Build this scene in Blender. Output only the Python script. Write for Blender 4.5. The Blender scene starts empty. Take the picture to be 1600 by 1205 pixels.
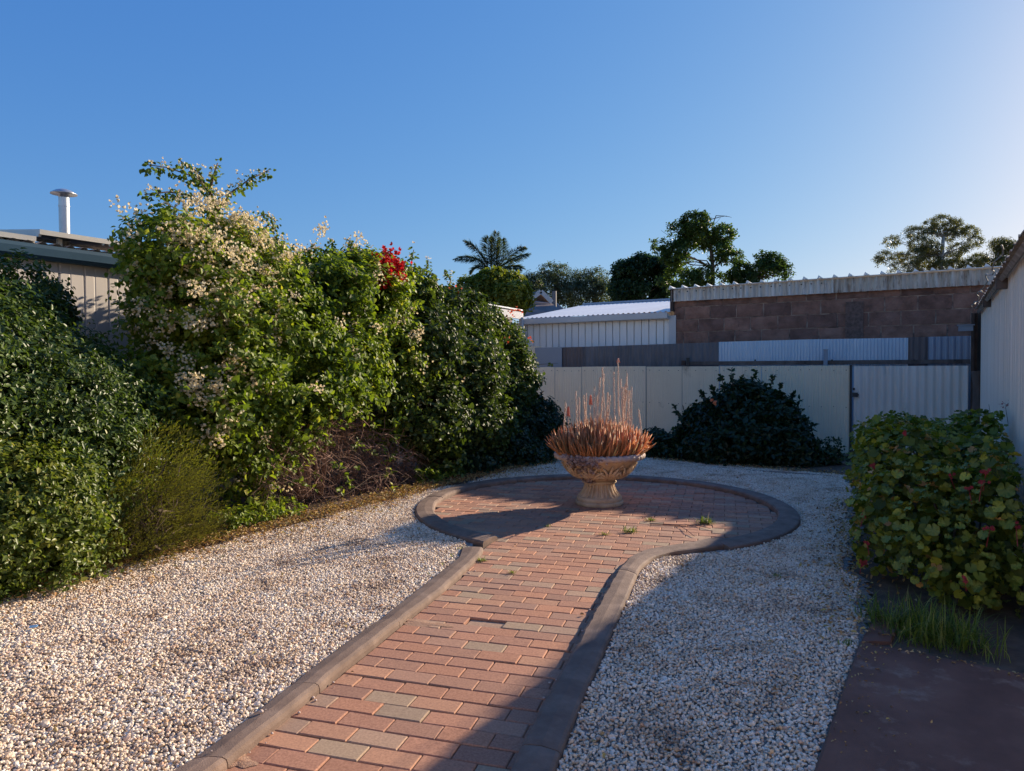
import bpy, math, random
import numpy as np
from mathutils import Vector, Matrix

R = math.radians
scene = bpy.context.scene
COL = scene.collection
rnd = random.Random(7)
rng = np.random.default_rng(7)

# ------------------------------------------------------------------ camera
HC, FPX = 1.554, 1102.7
PITCH, ROLL = 0.02606, -0.00575
_cp, _sp = math.cos(PITCH), math.sin(PITCH)
_r0, _u0 = np.array([1., 0, 0]), np.array([0, _sp, _cp])
CF = np.array([0, _cp, -_sp])
CR = _r0 * math.cos(ROLL) + _u0 * math.sin(ROLL)
CU = -_r0 * math.sin(ROLL) + _u0 * math.cos(ROLL)
cam_data = bpy.data.cameras.new('camera')
cam_data.sensor_width = 36.0
cam_data.lens = FPX / 1600 * 36
cam_data.clip_end = 2000
cam_data.clip_start = 0.05
cam = bpy.data.objects.new('camera', cam_data)
M = Matrix(((CR[0], CU[0], -CF[0], 0), (CR[1], CU[1], -CF[1], 0), (CR[2], CU[2], -CF[2], HC), (0, 0, 0, 1)))
cam.matrix_world = M
COL.objects.link(cam)
scene.camera = cam

# ------------------------------------------------------------------ light
SUN_AZ, SUN_EL = R(50.2), R(20.0)          # azimuth from +Y towards +X
world = bpy.data.worlds.new('World')
scene.world = world
world.use_nodes = True
nt = world.node_tree
bg = nt.nodes['Background']
sky = nt.nodes.new('ShaderNodeTexSky')
sky.sky_type = 'NISHITA'
sky.sun_disc = False
sky.sun_elevation = SUN_EL
sky.sun_rotation = SUN_AZ
sky.air_density = 1.0
sky.dust_density = 0.5
sky.ozone_density = 3.0
EXPO = 0.85
# one response curve per colour channel, the same over the whole sky (a phone camera's shoulder)
sep = nt.nodes.new('ShaderNodeSeparateColor'); com = nt.nodes.new('ShaderNodeCombineColor')
nt.links.new(sky.outputs[0], sep.inputs[0])
for ch, (gain, gm) in enumerate(((.080, 1.0), (.164, .68), (.42, .33))):
    pw = nt.nodes.new('ShaderNodeMath'); pw.operation = 'POWER'; pw.inputs[1].default_value = gm
    ml = nt.nodes.new('ShaderNodeMath'); ml.operation = 'MULTIPLY'; ml.inputs[1].default_value = gain * 10
    cl = nt.nodes.new('ShaderNodeMath'); cl.operation = 'MINIMUM'; cl.inputs[1].default_value = 11.0
    nt.links.new(sep.outputs[ch], pw.inputs[0]); nt.links.new(pw.outputs[0], ml.inputs[0]); nt.links.new(ml.outputs[0], cl.inputs[0]); nt.links.new(cl.outputs[0], com.inputs[ch])
nt.links.new(com.outputs[0], bg.inputs[0])
bg.inputs[1].default_value = 0.1 / 2 ** EXPO
sd = bpy.data.lights.new('sun', 'SUN')
sd.energy = 5.0
sd.angle = R(0.53)
sd.color = (1.0, 0.83, 0.63)
sun = bpy.data.objects.new('sun', sd)
sdir = Vector((math.sin(SUN_AZ) * math.cos(SUN_EL), math.cos(SUN_AZ) * math.cos(SUN_EL), math.sin(SUN_EL)))
sun.rotation_euler = sdir.to_track_quat('Z', 'Y').to_euler()
sun.location = (20, 20, 20)
COL.objects.link(sun)
scene.view_settings.view_transform = 'Standard'
scene.view_settings.look = 'None'
scene.view_settings.gamma = 1
scene.view_settings.use_curve_mapping = False
scene.view_settings.exposure = EXPO

# ------------------------------------------------------------------ measuring helpers
def ray(x, y):
    return CF + (x - 800) / FPX * CR - (y - 602.5) / FPX * CU
def G(x, y, z=0.0):
    d = ray(x, y); t = (z - HC) / d[2]
    return np.array([0, 0, HC]) + d * t
def on(x, y, n, k):                      # point where the sight line meets the vertical plane n.X = k
    d = ray(x, y); t = k / (n[0] * d[0] + n[1] * d[1])
    return np.array([0, 0, HC]) + d * t
def FP(x, y, k): return on(x, y, (0.6, 1.0), k)      # planes parallel to the back fence
def LP(x, y, k): return on(x, y, (1.0, -0.6), k)     # planes parallel to the side boundaries
def AT(x, y, Y): return on(x, y, (0.0, 1.0), Y)
U = np.array([.5145, .8575, 0.]); W = np.array([.8575, -.5145, 0.]); Z = np.array([0, 0, 1.])

# ------------------------------------------------------------------ object helpers
WL = {}
def root(name, label, cat, loc, group=None):
    o = bpy.data.objects.new(name, None)
    o.empty_display_size = 0.1
    o.location = tuple(loc); COL.objects.link(o)
    WL[o.name] = np.array(loc, float)
    tag(o, label, cat, group)
    return o
def tag(o, label=None, cat=None, group=None, kind=None):
    if label: o['label'] = label
    if cat: o['category'] = cat
    if group: o['group'] = group
    if kind: o['kind'] = kind
    return o
def mesh_from(name, v, f, mat, smooth=False):
    me = bpy.data.meshes.new(name)
    me.from_pydata([tuple(map(float, p)) for p in v], [], f)
    if mat:
        me.materials.append(mat)
    if smooth:
        me.polygons.foreach_set('use_smooth', [True] * len(me.polygons))
    me.update()
    return me
def link(name, me, parent=None, kind=None, at=None):
    o = bpy.data.objects.new(name, me)
    COL.objects.link(o)
    base = np.zeros(3)
    if parent is not None:
        o.parent = parent
        base = WL[parent.name]
    WL[o.name] = base.copy()
    if at is not None:
        o.location = tuple(np.array(at) - base); WL[o.name] = np.array(at, float)
    if kind: o['kind'] = kind
    return o

class MB:
    def __init__(s): s.v = []; s.f = []
    def add(s, v, f):
        n = len(s.v); s.v += [tuple(p) for p in v]; s.f += [tuple(i + n for i in q) for q in f]
    def box(s, c, h, ax=W, ay=U, az=Z, taper=1.0):
        c = np.array(c, float); V = []
        for k in (-1, 1):
            t = taper if k == 1 else 1
            for a, b in ((-1, -1), (1, -1), (1, 1), (-1, 1)):
                V.append(c + ax * h[0] * a * t + ay * h[1] * b * t + az * h[2] * k)
        s.add(V, [(3, 2, 1, 0), (4, 5, 6, 7), (0, 1, 5, 4), (1, 2, 6, 5), (2, 3, 7, 6), (3, 0, 4, 7)])
    def bbox(s, c, h, bev, ax=W, ay=U, az=Z):     # box with a chamfered front/top: chamfer on the +az side
        c = np.array(c, float); V = []
        for k, t in ((-1, 0), (1 - bev / h[2], 0), (1, bev)):
            for a, b in ((-1, -1), (1, -1), (1, 1), (-1, 1)):
                V.append(c + ax * (h[0] - t) * a + ay * (h[1] - t) * b + az * h[2] * k)
        s.add(V, [(3, 2, 1, 0), (8, 9, 10, 11)] + [(i + 4 * l, (i + 1) % 4 + 4 * l, (i + 1) % 4 + 4 * l + 4, i + 4 * l + 4) for l in (0, 1) for i in range(4)])
    def tube(s, pts, rad, n=6, cap=True):
        pts = [np.array(p, float) for p in pts]
        if not hasattr(rad, '__len__'): rad = [rad] * len(pts)
        base = len(s.v); pr = None
        for i, p in enumerate(pts):
            t = pts[min(i + 1, len(pts) - 1)] - pts[max(i - 1, 0)]
            t = t / (np.linalg.norm(t) + 1e-9)
            a = np.cross(t, (0, 0, 1.0) if abs(t[2]) < .9 else (1.0, 0, 0)); a /= np.linalg.norm(a)
            b = np.cross(t, a)
            for k in range(n):
                g = 2 * math.pi * k / n
                s.v.append(tuple(p + (a * math.cos(g) + b * math.sin(g)) * rad[i]))
        for i in range(len(pts) - 1):
            for k in range(n):
                s.f.append((base + i * n + k, base + i * n + (k + 1) % n, base + (i + 1) * n + (k + 1) % n, base + (i + 1) * n + k))
        if cap:
            s.f.append(tuple(base + k for k in reversed(range(n))))
            s.f.append(tuple(base + (len(pts) - 1) * n + k for k in range(n)))
    def lathe(s, c, prof, n=32, squash=None):
        base = len(s.v)
        for i, (r, z) in enumerate(prof):
            for k in range(n):
                g = 2 * math.pi * k / n
                s.v.append((c[0] + r * math.cos(g), c[1] + r * math.sin(g), c[2] + z))
        for i in range(len(prof) - 1):
            for k in range(n):
                s.f.append((base + i * n + k, base + i * n + (k + 1) % n, base + (i + 1) * n + (k + 1) % n, base + (i + 1) * n + k))
    def build(s, name, mat, parent=None, smooth=False, kind=None, at=None):
        v = np.array(s.v, float)
        if at is not None: v = v - np.array(at)
        elif parent is not None: v = v - WL[parent.name]
        me = mesh_from(name, v, s.f, mat, smooth)
        return link(name, me, parent, kind, at)

def np_mesh(name, V, F, mat, parent=None, tint=None, kind=None, smooth=False, attr='tint'):
    """V (n,3) array, F (m,k) int array of equal-size faces; tint per face"""
    V = np.asarray(V, float)
    if parent is not None: V = V - WL[parent.name]
    me = bpy.data.meshes.new(name)
    k = F.shape[1]
    me.vertices.add(len(V)); me.vertices.foreach_set('co', V.astype(np.float32).ravel())
    me.loops.add(F.size); me.loops.foreach_set('vertex_index', F.astype(np.int32).ravel())
    me.polygons.add(len(F)); me.polygons.foreach_set('loop_start', np.arange(0, F.size, k, dtype=np.int32))
    if smooth: me.polygons.foreach_set('use_smooth', np.ones(len(F), bool))
    me.update(calc_edges=True)
    if tint is not None:
        a = me.attributes.new(attr, 'FLOAT', 'FACE'); a.data.foreach_set('value', np.asarray(tint, np.float32))
    me.materials.append(mat)
    return link(name, me, parent, kind)

# ------------------------------------------------------------------ materials
def new_mat(name):
    m = bpy.data.materials.new(name); m.use_nodes = True
    return m, m.node_tree.nodes, m.node_tree.links, m.node_tree.nodes['Principled BSDF']
def c4(c): return (c[0], c[1], c[2], 1)
def ramp(N, stops):
    r = N.new('ShaderNodeValToRGB')
    e = r.color_ramp.elements
    e[0].position, e[0].color = stops[0][0], c4(stops[0][1])
    e[1].position, e[1].color = stops[-1][0], c4(stops[-1][1])
    for p, c in stops[1:-1]:
        q = e.new(p); q.color = c4(c)
    return r
def pmat(name, stops, scale=3, rough=.7, bump=.0, bscale=60, metal=0, detail=6, stretch=None, obj_rand=None, dirt=None, spec=.5, dist=0.01):
    """noise colour + fine bump; obj_rand: list of ramp stops chosen per object, dirt: (colour, scale, threshold)"""
    m, N, L, B = new_mat(name)
    tc = N.new('ShaderNodeTexCoord'); mp = N.new('ShaderNodeMapping')
    L.new(tc.outputs['Object'], mp.inputs[0])
    if stretch: mp.inputs['Scale'].default_value = stretch
    oi = N.new('ShaderNodeObjectInfo')
    off = N.new('ShaderNodeVectorMath'); off.operation = 'ADD'
    sc = N.new('ShaderNodeMath'); sc.operation = 'MULTIPLY'; sc.inputs[1].default_value = 37.0
    L.new(oi.outputs['Random'], sc.inputs[0]); L.new(mp.outputs[0], off.inputs[0]); L.new(sc.outputs[0], off.inputs[1])
    n1 = N.new('ShaderNodeTexNoise'); n1.inputs['Scale'].default_value = scale; n1.inputs['Detail'].default_value = detail
    n1.inputs['Roughness'].default_value = .65
    L.new(off.outputs[0], n1.inputs['Vector'])
    r1 = ramp(N, stops); L.new(n1.outputs['Fac'], r1.inputs[0])
    out = r1.outputs[0]
    if obj_rand:
        r2 = ramp(N, obj_rand); r2.color_ramp.interpolation = 'LINEAR'
        L.new(oi.outputs['Random'], r2.inputs[0])
        mx = N.new('ShaderNodeMix'); mx.data_type = 'RGBA'; mx.blend_type = 'MULTIPLY'; mx.inputs[0].default_value = 1
        L.new(out, mx.inputs['A']); L.new(r2.outputs[0], mx.inputs['B']); out = mx.outputs['Result']
    if dirt:
        n3 = N.new('ShaderNodeTexNoise'); n3.inputs['Scale'].default_value = dirt[1]; n3.inputs['Detail'].default_value = 8
        n3.inputs['Roughness'].default_value = .7
        L.new(off.outputs[0], n3.inputs['Vector'])
        mr = N.new('ShaderNodeMapRange'); mr.inputs[1].default_value = dirt[2]; mr.inputs[2].default_value = dirt[2] + .15
        L.new(n3.outputs['Fac'], mr.inputs[0])
        mx = N.new('ShaderNodeMix'); mx.data_type = 'RGBA'
        L.new(mr.outputs[0], mx.inputs[0]); L.new(out, mx.inputs['A']); mx.inputs['B'].default_value = c4(dirt[0]); out = mx.outputs['Result']
    L.new(out, B.inputs['Base Color'])
    B.inputs['Roughness'].default_value = rough; B.inputs['Metallic'].default_value = metal
    B.inputs['Specular IOR Level'].default_value = spec
    if bump:
        n2 = N.new('ShaderNodeTexNoise'); n2.inputs['Scale'].default_value = bscale; n2.inputs['Detail'].default_value = 4
        L.new(off.outputs[0], n2.inputs['Vector'])
        b = N.new('ShaderNodeBump'); b.inputs['Strength'].default_value = bump; b.inputs['Distance'].default_value = dist
        L.new(n2.outputs['Fac'], b.inputs['Height']); L.new(b.outputs[0], B.inputs['Normal'])
    return m
def leaf_mat(name, stops, rough=.5, trans=.35, spec=.35, attr='tint', tcol=(1.5, 1.6, .6)):
    m, N, L, B = new_mat(name)
    a = N.new('ShaderNodeAttribute'); a.attribute_name = attr
    r = ramp(N, stops); L.new(a.outputs['Fac'], r.inputs[0])
    L.new(r.outputs[0], B.inputs['Base Color'])
    B.inputs['Roughness'].default_value = rough; B.inputs['Specular IOR Level'].default_value = spec
    if trans > 0:
        t = N.new('ShaderNodeBsdfTranslucent')
        mx = N.new('ShaderNodeMix'); mx.data_type = 'RGBA'; mx.blend_type = 'MULTIPLY'; mx.inputs[0].default_value = 1
        L.new(r.outputs[0], mx.inputs['A']); mx.inputs['B'].default_value = c4(tcol); L.new(mx.outputs['Result'], t.inputs[0])
        ms = N.new('ShaderNodeMixShader'); ms.inputs[0].default_value = trans
        L.new(B.outputs[0], ms.inputs[1]); L.new(t.outputs[0], ms.inputs[2])
        L.new(ms.outputs[0], N['Material Output'].inputs[0])
    return m

mat_soil = pmat('soil', [(.3, (.08, .048, .030)), (.7, (.19, .125, .08))], 8, .95, .6, 40)
mat_far = pmat('dry_ground', [(.3, (.12, .09, .06)), (.7, (.2, .15, .1))], .5, .95)
mat_joint = pmat('joint_sand', [(.3, (.06, .04, .03)), (.7, (.16, .1, .07))], 20, .95, .5, 150)
mat_kerb = pmat('cast_concrete_edging', [(.32, (.138, .088, .066)), (.5, (.19, .128, .097)), (.68, (.25, .175, .135))], 7, .82, .6, 180, obj_rand=[(0, (.9, .9, .9)), (1, (1.08, 1.06, 1.04))], dirt=((.24, .19, .16), 2.2, .62), dist=.004)
mat_slab = pmat('red_concrete', [(.25, (.13, .055, .034)), (.5, (.20, .088, .056)), (.75, (.27, .13, .085))], 2.6, .8, .8, 240, dirt=((.33, .21, .15), 5.5, .56), dist=.004)
mat_bricks = []
for i, (a, b) in enumerate([((.31, .145, .090), (.47, .235, .145)), ((.335, .15, .085), (.50, .245, .145)), ((.27, .135, .088), (.41, .215, .138)), ((.32, .17, .11), (.45, .25, .165)), ((.31, .19, .125), (.44, .285, .19)), ((.29, .195, .125), (.41, .29, .19)), ((.355, .175, .105), (.51, .27, .16))]):
    mat_bricks.append(pmat('clay_paver', [(.36, a), (.64, b)], 90, .85, .5, 330, obj_rand=[(0, (.88, .88, .9)), (1, (1.1, 1.08, 1.05))], dirt=((.07, .05, .045), 55, .66), dist=.004))
mat_stone = None
def stone_mat():
    m, N, L, B = new_mat('white_pebble')
    oi = N.new('ShaderNodeObjectInfo')
    r = ramp(N, [(0, (.80, .68, .53)), (.25, (.90, .82, .70)), (.45, (.76, .62, .45)), (.58, (.66, .55, .44)), (.70, (.86, .75, .58)), (.80, (.66, .46, .28)), (.88, (.42, .33, .26)), (.94, (.70, .45, .30)), (1, (.93, .87, .78))])
    L.new(oi.outputs['Random'], r.inputs[0])
    tc = N.new('ShaderNodeNewGeometry'); n = N.new('ShaderNodeTexNoise'); n.inputs['Scale'].default_value = 2.6; n.inputs['Detail'].default_value = 6; n.inputs['Roughness'].default_value = .7
    L.new(tc.outputs['Position'], n.inputs['Vector'])
    mx = N.new('ShaderNodeMix'); mx.data_type = 'RGBA'; mx.blend_type = 'MULTIPLY'; mx.inputs[0].default_value = .9
    r2 = ramp(N, [(.34, (.50, .40, .32)), (.46, (.92, .86, .80)), (.6, (1, 1, 1))]); L.new(n.outputs[0], r2.inputs[0])
    L.new(r.outputs[0], mx.inputs['A']); L.new(r2.outputs[0], mx.inputs['B'])
    L.new(mx.outputs['Result'], B.inputs['Base Color']); B.inputs['Roughness'].default_value = .6
    return m
mat_stone = stone_mat()
mat_bed = pmat('gravel_dust', [(.35, (.12, .10, .08)), (.5, (.28, .24, .2)), (.65, (.45, .41, .37))], 45, .95, 1, 60)
mat_litter = leaf_mat('dry_leaf', [(0, (.16, .08, .035)), (.4, (.38, .21, .09)), (.75, (.56, .38, .19)), (1, (.40, .33, .12))], .8, .15)
mat_bark = pmat('bark', [(.3, (.06, .04, .03)), (.7, (.18, .13, .09))], 12, .9, .6, 60)
mat_palebark = pmat('pale_bark', [(.3, (.3, .25, .2)), (.7, (.5, .45, .38))], 5, .8)
mat_twig = pmat('dead_twig', [(.3, (.14, .08, .06)), (.7, (.36, .22, .165))], 3, .9)
mat_cream = pmat('cream_sheet', [(.3, (.80, .67, .48)), (.7, (.87, .75, .56))], .9, .5, 0, dirt=((.50, .40, .27), 2.2, .60), spec=.4)
mat_gate = pmat('weathered_white_sheet', [(.3, (.68, .62, .54)), (.7, (.82, .76, .68))], 1.2, .45, 0, stretch=(1, 1, .25), dirt=((.42, .38, .28), 2.5, .6))
mat_blue = pmat('galvanised_blue_sheet', [(.3, (.42, .54, .66)), (.7, (.54, .66, .76))], 1.5, .35, 0, metal=.3, stretch=(1, 1, .3))
mat_bluegrey = pmat('dull_zinc_sheet', [(.3, (.24, .29, .36)), (.7, (.32, .37, .45))], 2, .45, 0, metal=.3)
mat_greysheet = pmat('old_grey_sheet', [(.3, (.10, .10, .105)), (.7, (.20, .19, .20))], 3, .6, .1, 30, metal=.2, stretch=(1, 1, .3), dirt=((.28, .27, .27), 6, .64))
mat_brownsheet = pmat('brown_grey_sheet', [(.3, (.11, .085, .08)), (.7, (.18, .14, .13))], 3, .6, 0, metal=.1, stretch=(1, 1, .3))
mat_flatgrey = pmat('flat_grey_sheet', [(.3, (.22, .26, .31)), (.7, (.26, .30, .35))], 1, .5)
mat_wood = pmat('grey_timber', [(.3, (.07, .05, .04)), (.7, (.20, .15, .125))], 6, .9, .5, 60, stretch=(1, 1, .2), dirt=((.33, .28, .25), 9, .62))
mat_darkwood = pmat('dark_timber', [(.3, (.035, .024, .02)), (.7, (.12, .075, .055))], 6, .9, .5, 60)
mat_steel = pmat('galvanised_steel', [(.3, (.42, .43, .44)), (.7, (.62, .63, .64))], 5, .35, 0, metal=.7)
mat_black = pmat('black_iron', [(.3, (.02, .02, .02)), (.7, (.05, .045, .04))], 5, .6)
mat_block = pmat('slag_block', [(.3, (.13, .066, .046)), (.5, (.25, .132, .094)), (.7, (.36, .20, .148))], 3.2, .95, .8, 45, obj_rand=[(0, (.72, .72, .75)), (.5, (1, 1, 1)), (1, (1.2, 1.15, 1.1))], dirt=((.06, .038, .030), 4.5, .60), detail=10)
mat_mortar = pmat('mortar', [(.35, (.14, .09, .07)), (.5, (.34, .24, .19)), (.65, (.50, .38, .30))], 5, .95, .5, 60)
mat_render = pmat('rough_render', [(.3, (.075, .05, .04)), (.7, (.24, .15, .12))], 18, .95, 1, 60)
mat_fascia = pmat('weathered_fascia_sheet', [(.3, (.50, .44, .37)), (.7, (.82, .76, .68))], 3, .55, 0, stretch=(2.2, 2.2, .35), dirt=((.24, .17, .12), 5, .55), metal=.15)
mat_rusty = pmat('rust_edged_sheet', [(.3, (.42, .34, .26)), (.7, (.74, .66, .56))], 4, .6, 0, stretch=(2.2, 2.2, .5), dirt=((.22, .14, .09), 6, .52))
mat_whitewall = pmat('white_ribbed_sheet', [(.3, (.80, .76, .72)), (.7, (.88, .85, .80))], 1.2, .4, 0, stretch=(1, 1, .3))
mat_whiteroof = pmat('silver_roof_sheet', [(.3, (.66, .68, .70)), (.7, (.78, .79, .80))], 1.5, .35, 0, metal=.25)
mat_offwhite = pmat('offwhite_gutter', [(.3, (.50, .49, .48)), (.7, (.60, .58, .56))], 2, .4)
mat_bluegutter = pmat('blue_gutter', [(.3, (.018, .055, .095)), (.7, (.028, .075, .12))], 2, .6, spec=.2)
mat_shedwall = pmat('warm_white_sheet', [(.3, (.72, .66, .58)), (.7, (.84, .78, .70))], 1, .45, 0, stretch=(1, 1, .3), dirt=((.42, .36, .31), 3, .66))
mat_leftwall = pmat('beige_sheet', [(.3, (.46, .42, .38)), (.7, (.54, .50, .46))], 1, .5)
mat_roofold = pmat('aged_roof_edge', [(.3, (.22, .17, .13)), (.7, (.46, .38, .31))], 8, .85, .4, 50, dirt=((.60, .52, .44), 10, .55))
mat_sand = pmat('orange_sand', [(.35, (.28, .15, .09)), (.65, (.46, .28, .18))], 60, .95, .6, 200)
mat_bouncewall = pmat('bounce_wall_render', [(.3, (.66, .58, .46)), (.7, (.74, .66, .54))], 1.5, .9)
mat_tileroof = pmat('far_roof', [(.3, (.12, .115, .12)), (.7, (.20, .19, .19))], 3, .7)
mat_panel = pmat('solar_cell', [(.3, (.012, .015, .03)), (.7, (.02, .025, .05))], 3, .25)
mat_panelback = pmat('panel_underside', [(.3, (.05, .05, .055)), (.7, (.09, .085, .085))], 3, .6)
mat_alu = pmat('aluminium_frame', [(.3, (.50, .49, .47)), (.7, (.62, .60, .57))], 3, .4, 0, metal=.4)
mat_urn = pmat('cast_sandstone', [(.3, (.40, .28, .19)), (.5, (.55, .41, .28)), (.7, (.66, .51, .36))], 7, .85, .5, 130, dirt=((.17, .10, .065), 11, .60), dist=.006, spec=.2)
mat_urnrim = pmat('weathered_rim_stone', [(.3, (.40, .30, .26)), (.7, (.60, .50, .44))], 14, .85, .5, 130, dist=.006)
mat_aloe = leaf_mat('aloe_leaf', [(0, (.22, .14, .06)), (.25, (.46, .21, .09)), (.6, (.68, .30, .13)), (.85, (.80, .44, .22)), (1, (.60, .44, .20))], .5, .3, tcol=(1.3, 1, .8))
mat_stalk = pmat('dry_flower_stalk', [(.3, (.50, .34, .25)), (.7, (.72, .55, .44))], 20, .9)
mat_aloeflower = pmat('coral_flower', [(.3, (.62, .13, .07)), (.7, (.80, .27, .16))], 20, .6)
mat_succ = leaf_mat('grey_succulent', [(0, (.20, .13, .13)), (.5, (.33, .24, .24)), (1, (.46, .36, .35))], .6, .1)
mat_jas = leaf_mat('glossy_small_leaf', [(0, (.035, .06, .016)), (.45, (.075, .12, .028)), (.85, (.14, .19, .04)), (1, (.28, .27, .05))], .40, .3, spec=.4)
mat_yel = leaf_mat('yellow_green_leaf', [(0, (.05, .09, .015)), (.6, (.13, .17, .03)), (1, (.26, .24, .05))], .4, .35)
mat_boug = leaf_mat('bougainvillea_leaf', [(0, (.045, .07, .010)), (.5, (.12, .175, .022)), (.85, (.22, .28, .035)), (1, (.36, .34, .06))], .52, .4)
mat_ivy = leaf_mat('dark_hedge_leaf', [(0, (.03, .05, .012)), (.5, (.07, .105, .022)), (.85, (.13, .17, .03)), (1, (.24, .24, .05))], .52, .3)
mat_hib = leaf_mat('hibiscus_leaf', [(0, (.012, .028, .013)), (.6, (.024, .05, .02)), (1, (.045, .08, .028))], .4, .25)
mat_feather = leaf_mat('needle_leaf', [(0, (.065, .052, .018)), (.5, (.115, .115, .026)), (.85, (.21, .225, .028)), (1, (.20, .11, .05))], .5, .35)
mat_bract = leaf_mat('pale_bract', [(0, (.55, .45, .28)), (.5, (.72, .65, .44)), (1, (.82, .78, .60))], .6, .4, tcol=(1.1, 1, .9))
mat_red = leaf_mat('red_bract', [(0, (.36, .01, .015)), (1, (.56, .025, .025))], .6, .35, tcol=(1.2, .9, .9))
mat_coral = leaf_mat('coral_bract', [(0, (.70, .12, .05)), (1, (.80, .25, .10))], .6, .35, tcol=(1.2, .9, .9))
GER = [(.14, .185, .022), (.19, .23, .025), (.11, .155, .022), (.32, .33, .035), (.22, .25, .028), (.48, .27, .09), (.15, .18, .024), (.40, .38, .04)]
mat_ger = []
for i, c in enumerate(GER):
    m = pmat('geranium_leaf', [(.3, tuple(x * .75 for x in c)), (.7, tuple(x * 1.2 for x in c))], 25, .5, .3, 60, obj_rand=[(0, (.75, .8, .8)), (1, (1.15, 1.1, 1))])
    mat_ger.append(m)
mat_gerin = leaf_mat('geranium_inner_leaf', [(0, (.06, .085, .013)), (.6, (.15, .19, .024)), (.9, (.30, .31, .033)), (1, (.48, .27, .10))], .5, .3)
mat_gerflower = pmat('dark_pink_flower', [(.3, (.20, .012, .022)), (.7, (.36, .03, .045))], 20, .6)
mat_grass = leaf_mat('grass_blade', [(0, (.07, .10, .02)), (.6, (.16, .22, .04)), (1, (.36, .34, .13))], .5, .35)
mat_tree = leaf_mat('tree_leaf', [(0, (.025, .05, .016)), (.5, (.06, .10, .024)), (1, (.13, .18, .035))], .45, .4)
mat_darktree = leaf_mat('dark_tree_leaf', [(0, (.015, .04, .02)), (.6, (.035, .075, .03)), (1, (.06, .11, .035))], .45, .35)
mat_greytree = leaf_mat('grey_tree_leaf', [(0, (.05, .07, .05)), (.6, (.09, .12, .075)), (1, (.16, .17, .09))], .5, .35)
mat_gum = leaf_mat('gum_leaf', [(0, (.07, .075, .035)), (.5, (.15, .15, .06)), (.85, (.26, .22, .07)), (1, (.28, .16, .08))], .45, .35)
mat_palm = leaf_mat('palm_leaf', [(0, (.025, .045, .025)), (.6, (.06, .085, .035)), (1, (.16, .15, .06))], .45, .3)
mat_hedgetop = leaf_mat('bright_bush_leaf', [(0, (.05, .08, .015)), (.5, (.15, .18, .025)), (1, (.32, .30, .05))], .42, .4)
mat_blueplastic = pmat('blue_plastic', [(.3, (.10, .25, .5)), (.7, (.2, .4, .65))], 5, .4)

# ------------------------------------------------------------------ ground regions
CC = np.array([0.975, 7.80]); R_IN, R_OUT = 1.835, 2.04; EY_I, EY_O = 1.03, 1.05
def rr_o(X, Y): return np.hypot(X - CC[0], (Y - CC[1]) / EY_O)
def rr_i(X, Y): return np.hypot(X - CC[0], (Y - CC[1]) / EY_I)
def poly_x(pts):       # interpolator X(Y)
    p = sorted([(q[1], q[0]) for q in pts]); return [a for a, b in p], [b for a, b in p]
KH = .05
L_out = [G(x, y, KH) for x, y in ((280, 1199), (325, 1172), (405, 1112), (480, 1052), (542.5, 1005), (602, 962), (685, 897), (722, 868))]
L_in = [G(x, y, 0.0) for x, y in ((352, 1205), (512, 1071), (590, 1007), (635, 971), (695, 925), (747, 876), (770, 853))]
R_in = [G(x, y, KH) for x, y in ((791, 1205), (850, 1091), (900, 1003), (925, 957), (964, 889), (985, 867), (1010, 857), (1040, 852), (1075, 847), (1122, 837))]
R_outp = [G(x, y, .03) for x, y in ((866, 1205), (907, 1102), (955, 992), (972, 955), (995, 900), (1002, 887), (1022, 872), (1052, 864), (1085, 860), (1160, 850))]
def ext(pts):          # extend towards/behind the camera
    p = [np.array(q) for q in pts]
    d = p[0] - p[2]; d /= np.linalg.norm(d)
    return [p[0] + d * 3.2] + p
L_out, L_in, R_in, R_outp = ext(L_out), ext(L_in), ext(R_in), ext(R_outp)
def lineX(pts, Y):
    ys = [p[1] for p in pts]; xs = [p[0] for p in pts]
    return np.interp(Y, ys, xs)

SLAB = [G(1275, 1205)[:2], G(1343, 1010)[:2], G(1600, 1062)[:2]]
slab_dir = SLAB[0] - SLAB[1]; slab_dir /= np.linalg.norm(slab_dir)
slab_dir2 = SLAB[2] - SLAB[1]; slab_dir2 /= np.linalg.norm(slab_dir2)
def wob(a, s=1.0): return .05 * np.sin(a * 3.1 * s) + .035 * np.sin(a * 7.7 * s + 1) + .02 * np.sin(a * 17.3 * s + 2)
bed_pt = np.array(SLAB[1])
def right_bound(Y):      # X of the gravel's right limit
    ya = np.array([-3, bed_pt[1], 5.17, 9.3, 20]); 
    xa = np.array([bed_pt[0] + slab_dir[0] / slab_dir[1] * (-3 - bed_pt[1]), bed_pt[0], 2.50, 4.45, 9])
    return np.interp(Y, ya, xa)
def gravel_ok(X, Y, m=0.0):
    X = np.asarray(X); Y = np.asarray(Y)
    r = rr_o(X, Y)
    ok = r > R_OUT + m
    inpath = (X > lineX(L_out, Y) - m) & (X < lineX(R_outp, Y) + m) & (Y < 6.6)
    ok &= ~inpath
    ok &= X < right_bound(Y) + wob(Y) * (Y > 4.2) - m
    ok &= (X - .6 * Y) > -6.38 + wob(Y, .7) * 2.2 + m
    ok &= (Y + .78 * X) < 13.55 + wob(X, .8) * 1.2
    ok &= Y < 11.75 + wob(X)
    return ok

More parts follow.
